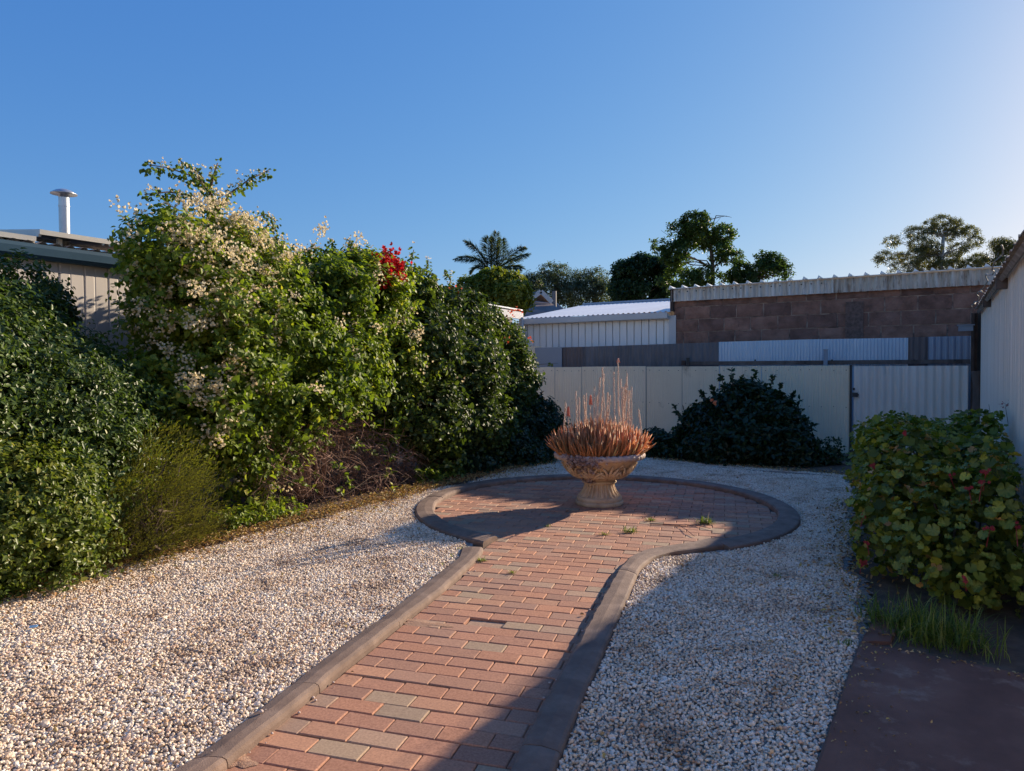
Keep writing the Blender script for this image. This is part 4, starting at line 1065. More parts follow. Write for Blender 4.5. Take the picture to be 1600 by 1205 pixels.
# ------------------------------------------------------------------ dark hedge & red blossom
hd = [CP(640, 458, -7.7, 62, 46, .55, .2), CP(700, 485, -7.6, 62, 44, .6, .2), CP(745, 508, -7.6, 52, 46, .6, .2), CP(785, 545, -7.6, 42, 52, .5, .2), CP(650, 540, -7.4, 90, 80, .75, .2), CP(715, 570, -7.3, 85, 82, .75, .2), CP(794, 600, -7.4, 52, 78, .6, .2),
      CP(660, 640, -7.2, 85, 72, .65, .2), CP(730, 655, -7.2, 85, 72, .7, .2), CP(793, 655, -7.3, 50, 52, .6, .2), CP(690, 718, -7.0, 50, 36, .4, .2), CP(745, 715, -7.1, 55, 34, .4, .2), CP(600, 615, -7.3, 62, 60, .4, .2)]
ho, hP, hN, htips = shrub('dense_dark_hedge', 'dense dark green leafy hedge between the bougainvillea and the cream fence', 'hedge', hd, 7000, 9, .22, .060, .044, mat_ivy, 'round', vmean=.42, r0=.06, wood=50, gap=(6, -.30), lump=.18)
sel = (rng.random(len(htips[0])) < .008) & (htips[0][:, 2] > 1.2); blossoms(htips[0][sel], mat_bract, ho, 'blossom', .03, 3, .03)
pts = []
for (x, y, nn, r_) in ((876, 0, 0, 0), (715, 448, 2, .03), (803, 488, 6, .05), (828, 528, 2, .03), (790, 527, 1, .02)):
    if nn: pts.append(LP(x, y, -7.15) + rng.normal(0, r_, (nn, 3)))
blossoms(np.concatenate(pts), mat_coral, ho, 'coral_flower', .034, 3, .03)
# overhanging twig at the fence
m = MB(); a = FP(820, 572, 15.0); b_ = FP(872, 568, 14.6); m.tube([a, (a + b_) / 2 + Z * .01, b_], [.008, .006, .002], 4); m.build('overhanging_twig', mat_bark, ho)
tw = FP(861, 571, 14.6); leaf_mesh('twig_leaves', tw + rng.normal(0, .03, (10, 3)), rsph(10), rsph(10), .07, .05, mat_yel, ho, None, 'stuff')
rb = root('red_bougainvillea', 'red flowering bougainvillea clump on top of the hedge', 'bougainvillea', [*xy(LP(603, 500, -7.5)), 0])
rp = np.concatenate([LP(604, 424, -7.05) + rng.normal(0, .5, (150, 3)) * np.array([.22, .24, .18]), LP(590, 434, -7.2) + rng.normal(0, .08, (14, 3)), LP(615, 436, -7.2) + rng.normal(0, .09, (14, 3))])
blossoms(rp, mat_red, rb, 'blossom', .042, 4, .03)
P, N = shell([(*LP(603, 425, -7.5), .26, .3, .22)], 110, .5); P2, D2, N2, l2, w2, _ = sprays(P, N, 6, .15, .055, .035)
leaf_mesh('foliage', P2, D2, N2, l2, w2, mat_boug, rb, vary(P2), 'stuff')
m = MB(); bs_ = LP(603, 560, -7.5); m.tube([(bs_[0], bs_[1], 0), (bs_[0] + .05, bs_[1], 1.5), LP(603, 425, -7.5)], [.03, .02, .01], 6); m.build('stem', mat_bark, rb)
# low dark shrub at the end of the hedge
db = [(*AT(800, 670, 12.0), .55, .55, .45), (*AT(838, 665, 12.4), .40, .45, .42), (*AT(780, 705, 11.2), .5, .5, .33), (*AT(850, 690, 12.3), .30, .3, .3), (*AT(815, 715, 11.5), .45, .45, .28), (*AT(735, 730, 10.4), .35, .4, .25)]
shrub('low_dark_shrub', 'low dark shrub at the foot of the hedge end by the cream fence', 'shrub', db, 1900, 8, .18, .055, .042, mat_hib, vmean=.45, r0=.02)
# low weeds along the bed at the hedge foot
wp = np.array([LP(x, y, -6.75) for x, y in ((380, 815), (400, 810), (360, 825), (420, 800), (445, 795), (340, 835), (690, 770), (670, 765))]); wb = [(p[0], p[1], .06, .14, .14, .12) for p in wp]
shrub('groundcover_weed', 'low bright green weeds along the narrow edging strip below the hedge', 'weeds', wb, 260, 6, .08, .04, .026, mat_boug, vmean=.6, r0=.004)

# ------------------------------------------------------------------ dead twigs under the hedge
tg = MB()
nt2 = 2300
for i in range(nt2):
    x = rng.uniform(395, 700); y0_ = np.interp(x, [395, 480, 560, 700], [700, 640, 650, 735]); y1_ = np.interp(x, [395, 700], [790, 760])
    y = y0_ + (y1_ - y0_) * rng.random() ** .9; p = LP(x, y, -6.8 - rng.random() * .6 - .1 * (x > 600) - .05 * math.sin(x * .07))
    if p[2] < .03: p[2] = .03
    d = nrmz(np.array([rng.normal(.25, .8), rng.normal(-.15, .7), rng.normal(-.05, .6)])); L_t = rng.uniform(.12, .42); q = [p]
    for k in range(4):
        d = nrmz(d + rng.normal(0, .28, 3) - Z * .08); q.append(q[-1] + d * L_t / 4)
    for k in q: k[2] = max(k[2], .012)
    r_ = rng.uniform(.0024, .0055); tg.tube(q, [r_, r_ * .9, r_ * .8, r_ * .6, r_ * .35], 3, False)
dt = root('dead_twigs', 'tangle of dead brown twigs under the bougainvillea above the leaf litter', 'twigs', G(550, 775))
tg.build('twig_mass', mat_twig, dt, kind='stuff')
lp_ = np.array([LP(rng.uniform(400, 700), rng.uniform(650, 765), -6.75 - rng.random() * .2) for _ in range(75)])
A1, A2, A3, A4, A5, _ = sprays(lp_, np.tile(nrmz(np.array([.8, -.5, .2])), (75, 1)), 5, .14, .055, .04, 0)
leaf_mesh('stray_leaves', A1, A2, A3, A4, A5, mat_boug, dt, vary(A1, mean=.6), 'stuff')
m = MB()
for pl in ([(470, 775), (478, 720), (500, 680), (520, 620), (525, 560)], [(500, 675), (480, 655), (455, 650), (440, 655)], [(478, 715), (455, 690), (470, 700)], [(500, 690), (515, 660), (540, 640)], [(470, 770), (450, 720), (445, 680)], [(480, 655), (485, 630), (470, 620)]):
    P_ = [LP(x, y, -7.05) for x, y in pl]; P_[0][2] = min(P_[0][2], .1); m.tube(P_, [.03 * (1 - .6 * i / len(P_)) for i in range(len(P_))], 6)
m.build('branch', mat_twig, dt, smooth=True)

# ------------------------------------------------------------------ leaf litter
def litter(name, n, f, label, L_=.03, z=.02, kind='stuff', ms=mat_litter):
    P = f(n); n = len(P); D = rsph(n); D[:, 2] *= .35; N = nrmz(rsph(n) * .6 + np.array([0, 0, 1.]))
    o = leaf_mesh(name, P, D, N, L_ * rng.uniform(.6, 1.4, n), L_ * .6, ms, None, rng.random(n), kind, 'round', .25, .3); o['label'] = label; o['category'] = 'leaf litter'
def lf1(n):
    t_ = rng.uniform(-1.0, 12.5, n); c_ = -6.30 - np.abs(rng.normal(0, .26, n)) + .34 * np.maximum(rng.normal(0, 1, n), 0) * (rng.random(n) < .5); X = c_ + .6 * t_
    z_ = .03 + .03 * rng.random(n); return np.stack([X, t_, z_], -1)[(np.hypot(X - CC[0], t_ - CC[1]) > 2.2)]
litter('leaf_litter', 18000, lf1, 'brown dry leaves along the foot of the left hedge')
def lf2(n):
    X = rng.uniform(2.3, 5.4, n); Y = 13.45 - .78 * X + np.abs(rng.normal(0, .25, n)) - .1; return np.stack([X, Y, .02 + .02 * rng.random(n)], -1)
litter('fence_leaf_litter', 1200, lf2, 'brown dry leaves in the bed in front of the hibiscus')
def lf3(n):
    Y = rng.uniform(3.9, 8, n); X = right_bound(Y) + rng.normal(0, .16, n); return np.stack([X, Y, .032 + .02 * rng.random(n)], -1)
litter('geranium_leaf_litter', 700, lf3, 'dry leaves scattered at the foot of the geranium bush', .03)
def lf4(n):
    X = rng.uniform(-4, 4.5, n); Y = rng.uniform(2.4, 11, n); ok = gravel_ok(X, Y, .02); return np.stack([X, Y, np.full(n, .036)], -1)[ok]
litter('gravel_debris', 900, lf4, 'scattered dry leaves and bits lying on the white gravel', .026)

def lf5(n):
    a = rng.random(n); b_ = np.abs(rng.normal(0, .12, n)); q = bed_pt[None] + slab_dir[None] * (a * 1.3)[:, None] + slab_dir2[None] * b_[:, None]
    return np.stack([q[:, 0], q[:, 1], np.full(n, .038)], -1)
litter('slab_debris', 90, lf5, 'dry leaf bits and grit along the left edge of the red slab', .014)
def lf6(n):
    a = rng.random(n); b_ = np.abs(rng.normal(0, .05, n)); q = bed_pt[None] + slab_dir2[None] * (a * 1.2)[:, None] + slab_dir[None] * b_[:, None]
    return np.stack([q[:, 0], q[:, 1], np.full(n, .038)], -1)
litter('slab_edge_debris', 110, lf6, 'dry leaf bits on the slab edge beside the grass clump', .018)
# ------------------------------------------------------------------ hibiscus
hb = [(*AT(1160, 690, 11.6), .90, .75, .50), (*AT(1102, 695, 11.7), .34, .6, .34), (*AT(1220, 690, 11.4), .40, .6, .42), (*AT(1145, 655, 11.7), .55, .5, .34), (*AT(1205, 652, 11.6), .36, .45, .32), (*AT(1108, 660, 11.8), .30, .4, .24), (*AT(1238, 708, 11.2), .18, .4, .24), (*AT(1165, 622, 11.7), .34, .3, .20)]
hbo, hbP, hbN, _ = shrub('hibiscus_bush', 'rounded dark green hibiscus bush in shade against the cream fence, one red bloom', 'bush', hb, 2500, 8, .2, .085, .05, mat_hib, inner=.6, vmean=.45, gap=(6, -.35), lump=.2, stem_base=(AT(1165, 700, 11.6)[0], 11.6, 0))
m = MB(); sP, sD, sN = [], [], []
for pl in ([(1150, 625), (1145, 600), (1143, 578)], [(1160, 620), (1175, 600), (1181, 578)], [(1150, 620), (1160, 605), (1158, 586)], [(1140, 630), (1130, 600), (1126, 588)], [(1200, 620), (1205, 600), (1208, 588)], [(1205, 625), (1218, 610), (1222, 597)],
           [(1080, 670), (1060, 648), (1054, 635)], [(1240, 660), (1245, 650), (1250, 620)], [(1110, 640), (1100, 620), (1095, 612)], [(1245, 690), (1265, 668), (1273, 664)], [(1190, 620), (1196, 610), (1194, 603)], [(1225, 640), (1236, 622), (1240, 617)], [(1120, 625), (1115, 612), (1112, 606)]):
    P_ = [AT(x, y, 11.6) for x, y in pl]; m.tube(P_, [.010, .007, .003], 4)
    for a, b_ in zip(P_, P_[1:]):
        nl = 15; t_ = rng.random(nl)[:, None]; sP.append(a * (1 - t_) + b_ * t_); sD.append(nrmz(rsph(nl) + (b_ - a) / np.linalg.norm(b_ - a) * .8)); sN.append(nrmz(rsph(nl) + Z))
m.build('shoot', mat_bark, hbo)
sP, sD, sN = map(np.concatenate, (sP, sD, sN)); leaf_mesh('shoot_leaves', sP, sD, sN, rng.uniform(.06, .1, len(sP)), .045, mat_hib, hbo, vary(sP, mean=.6), 'stuff')
blossoms(np.array([AT(1114, 628, 11.0)]), mat_coral, hbo, 'flower', .06, 2, .012, kind=None)
sb = [(*AT(1020, 700, 12.3), .30, .3, .25), (*AT(1040, 705, 12.1), .28, .3, .2), (*AT(1003, 705, 12.4), .2, .3, .2)]
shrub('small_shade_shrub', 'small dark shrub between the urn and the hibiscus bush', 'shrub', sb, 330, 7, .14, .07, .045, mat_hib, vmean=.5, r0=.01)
wb = [(*AT(x, y, 11.0), r_, r_, r_ * 1.2) for x, y, r_ in ((1282, 722, .16), (1300, 715, .11), (1302, 695, .07), (1315, 728, .10), (1262, 728, .14), (1298, 733, .12))]
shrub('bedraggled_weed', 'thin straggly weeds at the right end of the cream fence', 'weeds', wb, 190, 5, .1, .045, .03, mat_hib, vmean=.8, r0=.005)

# ------------------------------------------------------------------ urn
uc = np.array([.985, 7.98, 0]); urn = root('stone_urn', 'ornate fluted sandstone coloured urn in the middle of the brick circle', 'urn', uc)
m = MB(); m.lathe(uc, [(0, .0), (.262, .0), (.270, .012), (.270, .035), (.258, .044), (.250, .048), (.256, .056), (.256, .078), (.246, .092), (.225, .10)], 64); m.build('plinth', mat_urn, urn, smooth=False)
# fluted stem
m = MB(); n = 144; prof = [(.245, .098), (.228, .115), (.206, .14), (.188, .17), (.176, .20), (.170, .228), (.168, .245)]
V = []
for r_, z in prof:
    for k in range(n):
        g_ = 2 * math.pi * k / n; fl_ = math.cos(g_ * 24); dpt = .026 * (r_ / .2) * (1 if .105 < z < .24 else .2); rr = r_ - dpt * (1 if fl_ < -.1 else 0) * min(1, (-fl_ + .1) * 2)
        V.append((uc[0] + rr * math.cos(g_), uc[1] + rr * math.sin(g_), z))
m.add(V, [(i * n + k, i * n + (k + 1) % n, (i + 1) * n + (k + 1) % n, (i + 1) * n + k) for i in range(len(prof) - 1) for k in range(n)]); m.build('fluted_stem', mat_urn, urn)
m = MB(); m.lathe(uc, [(.168, .243), (.190, .245), (.196, .255), (.190, .265), (.174, .268), (.184, .275), (.192, .28)], 48); m.build('collar', mat_urn, urn, smooth=True)
def bowl_r(z): return np.interp(z, [.27, .30, .34, .38, .42, .46, .50, .53, .545], [.170, .215, .266, .310, .350, .390, .432, .462, .470])
m = MB(); zs = [.27, .285, .30, .32, .34, .36, .38, .40, .42, .44, .46, .48, .50, .515, .53, .54]
pr_ = [(float(bowl_r(z)), z) for z in zs] + [(.470, .56), (.455, .575), (.44, .57), (.40, .545), (.0, .54)]
m.lathe(uc, pr_, 72); m.build('bowl', mat_urn, urn, smooth=True)
# rim of rope-like twist
m = MB(); n = 220; k_ = 10; V = []
for i in range(n):
    g_ = 2 * math.pi * i / n
    for j in range(k_):
        a = 2 * math.pi * j / k_; tw_ = 1 + .20 * math.cos(2 * a + g_ * 44)
        rr = .480 + .032 * tw_ * math.cos(a); V.append((uc[0] + rr * math.cos(g_), uc[1] + rr * math.sin(g_), .558 + .034 * tw_ * math.sin(a)))
m.add(V, [(i * k_ + j, ((i + 1) % n) * k_ + j, ((i + 1) % n) * k_ + (j + 1) % k_, i * k_ + (j + 1) % k_) for i in range(n) for j in range(k_)]); m.build('rope_rim', mat_urnrim, urn, smooth=True)
# acanthus fans in relief
def bowl_pt(th_, z, off=0): r_ = float(bowl_r(z)) + off; return (uc[0] + r_ * math.cos(th_), uc[1] + r_ * math.sin(th_), z)
NO = 10
for q in range(NO):
    t0 = -math.pi / 2 + .22 + q * 2 * math.pi / NO; m = MB()
    for li in range(-3, 4):
        a = li * .36; pts, rr = [], []
        Lb = .17 - .012 * abs(li)
        for s_ in np.linspace(0, 1, 7):
            zz = .305 + Lb * math.cos(a * (.5 + .7 * s_)) * s_; sx = Lb * math.sin(a * (.6 + .8 * s_)) * s_ * 1.15; r_ = float(bowl_r(zz))
            pts.append(bowl_pt(t0 + sx / r_, zz, .008 + .032 * math.sin(math.pi * s_ * .8 + .2))); rr.append(.006 + .013 * math.sin(math.pi * min(1, s_ * .85 + .12)))
        m.tube(pts, rr, 6)
    m.build('acanthus_relief', mat_urn, urn, smooth=True)
    m = MB()     # curl between fans
    tc = t0 + math.pi / NO
    pts = [bowl_pt(tc + .06 * math.cos(a) * (1 - a / 9) / 1, .45 + .035 * math.sin(a) * (1 - a / 9), .006) for a in np.linspace(0, 7.5, 18)]
    m.tube(pts, .011, 6)
    pts = [bowl_pt(tc + .03 * math.sin(s_ * 3), .30 + .13 * s_, .005) for s_ in np.linspace(0, 1, 8)]; m.tube(pts, [.006 + .006 * s_ for s_ in np.linspace(0, 1, 8)], 5)
    m.build('scroll_relief', mat_urn, urn, smooth=True)
m = MB(); m.lathe(uc, [(.0, .556), (.44, .556)], 48); m.build('potting_soil', mat_soil, urn)

# ------------------------------------------------------------------ aloe
al_ = root('aloe_clump', 'thick clump of orange-red aloe leaves filling the urn', 'aloe', uc + Z * .56)
nl = 1500
V, F, T_ = [], [], []
for i in range(nl):
    rr = .44 * math.sqrt(rng.random()); g_ = rng.uniform(0, 2 * math.pi); edge = rr / .44
    p = uc + np.array([rr * math.cos(g_), rr * math.sin(g_), .555])
    lean = edge ** 2.4 * rng.uniform(.5, 1.2) * .85 + rng.normal(0, .12)
    az = g_ + rng.normal(0, .35); d = np.array([math.cos(az) * math.sin(lean), math.sin(az) * math.sin(lean), math.cos(lean)])
    Lf = rng.uniform(.26, .50) * (1 - .32 * edge); w0 = rng.uniform(.013, .024)
    sd_ = np.cross(d, Z) if abs(d[2]) < .98 else np.array([math.sin(g_), -math.cos(g_), 0]); sd_ = sd_ / np.linalg.norm(sd_); fr = np.cross(sd_, d); a = rng.uniform(0, 6.28)
    s1 = sd_ * math.cos(a) + fr * math.sin(a); s2 = np.cross(d, s1); n0 = len(V); bend = np.array([math.cos(az), math.sin(az), .0]) * (.02 if edge < .5 else -.05)
    rows = [(0, 1.1), (.35, .95), (.72, .6)]
    for s_, ww in rows:
        c_ = p + d * Lf * s_ + bend * s_ * s_
        for b_ in (0, 2.094, 4.189): V.append(c_ + (s1 * math.cos(b_) + s2 * math.sin(b_) * .7) * w0 * ww)
    V.append(p + d * Lf + bend)
    for r_ in (0, 1):
        for j in range(3):
            q4 = (n0 + r_ * 3 + j, n0 + r_ * 3 + (j + 1) % 3, n0 + r_ * 3 + 3 + (j + 1) % 3, n0 + r_ * 3 + 3 + j); F += [(q4[0], q4[1], q4[2]), (q4[0], q4[2], q4[3])]
    for j in range(3): F.append((n0 + 6 + j, n0 + 6 + (j + 1) % 3, n0 + 9))
    T_ += [float(np.clip(rng.normal(.5, .22) + .1 * math.cos(g_), 0, 1))] * 15
np_mesh('leaf_mass', np.array(V), np.array(F), mat_aloe, al_, T_, 'stuff')
# flower stalks: (px, py top)
for i, (x, y, hd_) in enumerate(((884, 628, 0), (888, 636, 2), (900, 612, 0), (912, 618, 0), (916, 614, 0), (923, 618, 2), (929, 604, 0), (933, 618, 0), (938, 590, 0), (941, 575, 0), (944, 584, 0), (950, 613, 0), (953, 618, 0), (959, 580, 0), (966, 560, 1), (970, 592, 0), (967, 637, 0), (977, 600, 0), (980, 582, 0), (979, 590, 0), (984, 610, 0), (987, 604, 0), (998, 640, 0), (905, 622, 0), (974, 606, 0))):
    Yd = 7.98 + rnd.uniform(-.28, .28); tip = AT(x, y, Yd); bx_ = AT(x + rnd.uniform(-9, 9) * (.5 if hd_ else 1), 705, Yd)
    bx_[2] = .6; m = MB(); mid = (tip + bx_) / 2 + np.array([rnd.uniform(-.012, .012), 0, 0])
    m.tube([bx_, mid, tip], [.0032, .0026, .0016], 5)
    Ln = tip[2] - bx_[2]; nb = int(Ln * 150)
    for k in range(nb if hd_ != 2 else nb // 3):    # dry seed husks along the stalk
        f_ = rnd.uniform(.4, 1.0); c_ = bx_ * (1 - f_) + tip * f_; o_ = np.array([rnd.uniform(-.007, .007), rnd.uniform(-.007, .007), 0]); s_ = .0032 * rnd.uniform(.6, 1.4)
        m.box(c_ + o_, (s_, s_, s_ * 1.8))
    o = m.build('flower_stalk', mat_stalk, al_)
    if hd_:
        m = MB(); cnt = 46 if hd_ == 2 else 8
        for k in range(cnt):
            f_ = k / cnt; a = k * 2.4; c_ = tip - Z * (.10 * (1 - f_) - .01) * (1 if hd_ == 2 else .3); d = np.array([math.cos(a), math.sin(a), -.9]); d /= np.linalg.norm(d); rr = .030 * (1 - .5 * f_)
            m.tube([c_, c_ + d * rr], [.0035, .0045], 5)
        m.build('flower_head', mat_aloeflower, o)
# trailing grey succulent over the left of the rim
su = root('trailing_succulent', 'grey purple rosette succulent spilling over the left of the urn rim', 'succulent', uc + np.array([-.3, -.3, .5]))
Pq, Nq, Dq, Lq = [], [], [], []
for i in range(330):
    th_ = -math.pi / 2 - .62 + rng.normal(0, .27); z = .57 - abs(rng.normal(0, .15)) if rng.random() < .8 else rng.uniform(.5, .6); z = max(z, .27)
    wlim = .75 * (1 - (.57 - z) * 1.4); th_ = -math.pi / 2 - .52 + (th_ + math.pi / 2 + .62) * max(.35, wlim) - .12 * (z < .4)
    r_ = float(bowl_r(min(z, .54))) + rng.uniform(.0, .05) + (.03 if z > .5 else 0)
    c_ = uc + np.array([r_ * math.cos(th_), r_ * math.sin(th_), z]); ax = nrmz(np.array([math.cos(th_), math.sin(th_), rng.uniform(-.2, .5)]) + rng.normal(0, .25, 3))
    s1 = nrmz(np.cross(ax, rsph(1)[0])); s2 = np.cross(ax, s1); R0 = rng.uniform(.018, .032)
    for k in range(9):
        a = k * 2.4; rd = s1 * math.cos(a) + s2 * math.sin(a); up_ = .3 + .06 * k; Pq.append(c_); Dq.append(nrmz(rd + ax * up_)); Nq.append(nrmz(ax - rd * up_)); Lq.append(R0 * (1 - .05 * k))
Pq, Dq, Nq, Lq = map(np.array, (Pq, Dq, Nq, Lq)); leaf_mesh('rosette_mass', Pq, Dq, Nq, Lq, Lq * .5, mat_succ, su, np.repeat(rng.random(330), 9), 'stuff', 'round', .2, -.2)
# small rosettes at the right of the rim
r2 = root('dry_rosette', 'dry orange rosette hanging over the right end of the urn rim', 'succulent', uc + np.array([.5, -.05, .6]))
cc = AT(1003, 695, 7.9); n_ = 150; dd = rsph(n_); leaf_mesh('rosette_leaves', cc + rng.normal(0, .025, (n_, 3)), nrmz(dd + np.array([.3, -.2, 0])), rsph(n_), rng.uniform(.05, .085, n_), .010, mat_aloe, r2, rng.uniform(.5, 1, n_), 'stuff', 'diamond')

# ------------------------------------------------------------------ geranium bush
geb = [(2.84, 5.02, .50, .36, .36, .40), (3.18, 5.6, .58, .44, .5, .46), (3.56, 6.3, .60, .50, .55, .47), (3.92, 7.0, .60, .50, .55, .46), (4.20, 7.6, .58, .50, .5, .42), (2.72, 4.55, .42, .26, .26, .32), (3.02, 4.75, .50, .30, .35, .40), (3.42, 5.25, .62, .34, .4, .44), (3.82, 5.9, .66, .36, .5, .42), (4.20, 6.6, .66, .36, .5, .42), (3.0, 5.3, .82, .3, .35, .26), (3.45, 5.9, .86, .34, .4, .24), (2.70, 5.1, .30, .22, .3, .26), (3.3, 5.0, .35, .3, .35, .3), (2.98, 4.45, .42, .28, .26, .34), (3.12, 4.55, .62, .22, .3, .30), (2.80, 4.35, .26, .2, .2, .2), (3.45, 5.0, .80, .24, .35, .28), (3.9, 5.7, .88, .26, .4, .28), (2.95, 5.3, .86, .22, .3, .20), (3.6, 6.4, .90, .3, .3, .22), (4.0, 5.95, .95, .24, .35, .22), (3.02, 5.55, .90, .26, .35, .22), (3.3, 6.2, .92, .24, .3, .2), (3.06, 4.40, .34, .26, .24, .28), (3.05, 4.5, .72, .2, .28, .28)]
ge = root('geranium_bush', 'large geranium bush with round lobed leaves against the right shed wall', 'bush', (3.6, 6.0, 0))
P, N = shell(geb, 4400, .80, .14, 5, .8, .05)
ok = (P[:, 0] - (.615 * P[:, 1] + .56)) < -.10; P, N = P[ok], N[ok]
def geran_leaf(k, mat):
    r3 = random.Random(k); V = [(0, 0, 0)]; nn = 22
    for i in range(nn):
        a = math.radians(-173 + 346 * i / (nn - 1)); lobe = 1 + .06 * math.cos(a * 7) + r3.uniform(-.03, .03); r_ = .5 * lobe
        x, y = r_ * math.sin(a), r_ * math.cos(a); V.append((x, y + .0, .10 * (r_ / .5) ** 2 + .10 * math.cos(a * 7 + k) + .10 * math.sin(a * 2 + k) + r3.uniform(-.04, .04)))
    V2 = [(x * .5, y * .5, z * .2 + .012 * math.cos(i * 1.9)) for i, (x, y, z) in enumerate(V[1:])]
    n0 = len(V); V += V2
    F = [(0, n0 + i, n0 + i + 1) for i in range(nn - 1)] + [(n0 + i, 1 + i, 2 + i, n0 + i + 1) for i in range(nn - 1)]
    return mesh_from('leaf', V, F, mat, True)
gl_m = [geran_leaf(i, mat_ger[i % 8]) for i in range(16)]
vis = []
for p, n_ in zip(P, N):
    tocam = np.array([0, 0, HC]) - p; dist = np.linalg.norm(tocam); f_ = float(np.dot(n_, tocam / dist)); vis.append((-(f_ > -.1) / dist * (1 + .2 * f_), ))
order = np.argsort([v[0] for v in vis]); chosen = order[:2600]; rng.shuffle(chosen)
wsel = [24, 20, 22, 5, 14, 2, 20, 3]
def leaf_matrix(p, n_, s):
    tocam = nrmz(np.array([0, 0, HC]) - p); nz = nrmz(n_ * .8 + Z * .6 + rng.normal(0, .55, 3) + tocam * .1); y = nrmz(np.cross(nz, rsph(1)[0])); x = np.cross(y, nz)
    y = y
    # leaf tips tend to hang outwards
    out = nrmz(np.array([n_[0], n_[1], -.6])); y = nrmz(out - nz * np.dot(out, nz) + rng.normal(0, .25, 3)); y = nrmz(y - nz * np.dot(y, nz)); x = np.cross(y, nz)
    Mx = Matrix(((x[0], y[0], nz[0], p[0]), (x[1], y[1], nz[1], p[1]), (x[2], y[2], nz[2], p[2]), (0, 0, 0, 1)))
    return Mx @ Matrix.Scale(s, 4)
gw = WL[ge.name]; 
near_sorted = sorted(chosen[:1900], key=lambda i: np.linalg.norm(P[i] - np.array([0, 0, HC])))
for i in near_sorted[:298]:
    k = rnd.choices(range(8), wsel)[0] + 8 * rnd.randrange(2); s = rnd.uniform(.036, .078)
    if rnd.random() < .10: s *= 1.35
    p = P[i] + N[i] * rnd.uniform(0, .05); Mx = leaf_matrix(p - gw, N[i], s); o = bpy.data.objects.new('leaf', gl_m[k]); COL.objects.link(o); o.parent = ge; o.matrix_local = Mx
# rest of leaves joined
nn = 14; ang_ = np.radians(-172 + 344 * np.arange(nn) / (nn - 1))
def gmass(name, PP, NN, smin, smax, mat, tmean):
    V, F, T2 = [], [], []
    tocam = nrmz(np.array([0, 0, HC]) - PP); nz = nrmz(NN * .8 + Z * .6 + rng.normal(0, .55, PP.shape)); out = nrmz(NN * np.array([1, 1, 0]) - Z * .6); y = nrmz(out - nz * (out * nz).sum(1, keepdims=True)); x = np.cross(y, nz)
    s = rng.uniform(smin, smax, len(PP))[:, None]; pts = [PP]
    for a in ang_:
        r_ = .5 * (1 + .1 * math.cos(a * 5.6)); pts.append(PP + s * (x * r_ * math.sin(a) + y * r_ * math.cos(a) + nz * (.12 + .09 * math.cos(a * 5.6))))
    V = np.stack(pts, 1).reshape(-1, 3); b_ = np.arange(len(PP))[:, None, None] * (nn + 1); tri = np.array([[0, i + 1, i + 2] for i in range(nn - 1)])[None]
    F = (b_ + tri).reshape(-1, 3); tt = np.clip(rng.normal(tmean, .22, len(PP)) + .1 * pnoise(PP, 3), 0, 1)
    np_mesh(name, V, F, mat, ge, np.repeat(tt, nn - 1), 'stuff')
restP = np.concatenate([P[near_sorted[298:]], P[[i for i in range(len(P)) if i not in set(near_sorted)]]]); restN = np.concatenate([N[near_sorted[298:]], N[[i for i in range(len(P)) if i not in set(near_sorted)]]])
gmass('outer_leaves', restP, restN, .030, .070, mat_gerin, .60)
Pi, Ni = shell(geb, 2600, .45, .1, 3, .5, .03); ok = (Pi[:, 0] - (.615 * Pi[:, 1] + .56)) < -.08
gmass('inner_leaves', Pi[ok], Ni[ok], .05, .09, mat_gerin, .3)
m = MB(); branches(m, (3.5, 5.7, 0), [P[i] * .9 + np.array([.34, .57, .03]) for i in rng.choice(len(P), 30)], .014, .006, sides=4); m.build('stem', mat_bark, ge)
# flowers
fl_px = [(1335, 790, 5.7), (1343, 858, 5.2), (1520, 738, 6.2), (1543, 841, 5.0), (1493, 917, 4.6), (1468, 732, 6.4), (1548, 765, 5.6), (1505, 750, 6.0), (1400, 663, 7.2), (1345, 722, 6.2), (1575, 815, 5.1), (1325, 903, 5.0)]
for x, y, Y in fl_px:
    rel = P - np.array([0, 0, HC]); zz_ = rel @ CF; pxx = 800 + FPX * (rel @ CR) / zz_; pyy = 602.5 - FPX * (rel @ CU) / zz_
    near_ = np.where(np.hypot(pxx - x, pyy - y) < 22)[0]
    if len(near_) == 0: near_ = np.argsort(np.hypot(pxx - x, pyy - y))[:3]
    c_ = P[near_[np.argmin(zz_[near_])]].copy(); d_ = nrmz(np.array([0, 0, HC]) - c_); c_ = c_ + d_ * .05; m = MB()
    # bring to the bush surface
    for k in range(rnd.randint(4, 8)):
        cc_ = c_ + rng.normal(0, .011, 3) + Z * .01
        for j in range(5):
            a = j * 1.2566; e1 = nrmz(np.cross(d_, Z)); e2 = np.cross(e1, d_); dd_ = e1 * math.cos(a) + e2 * math.sin(a); q = cc_ + dd_ * .012
            m.add([cc_, cc_ + dd_ * .007 + np.cross(dd_, d_) * .004 + d_ * .003, cc_ + dd_ * .012, cc_ + dd_ * .007 - np.cross(dd_, d_) * .004 + d_ * .003], [(0, 1, 2, 3)])
    m.tube([c_ - Z * .005, c_ - Z * .09 + rng.normal(0, .02, 3)], [.002, .003], 4)
    m.build('flower', mat_gerflower, ge)
m = MB()
for tx, ty, bx2, by2, Y in ((1571, 635, 1577, 700, 6.35), (1545, 632, 1550, 690, 6.5)):
    m.tube([AT(bx2, by2, Y), AT((bx2 + tx) / 2 + 2, (by2 + ty) / 2, Y), AT(tx, ty, Y)], [.004, .003, .002], 4)
m.build('flower_stem', mat_bark, ge)
m = MB(); c_ = AT(1571, 633, 6.35)
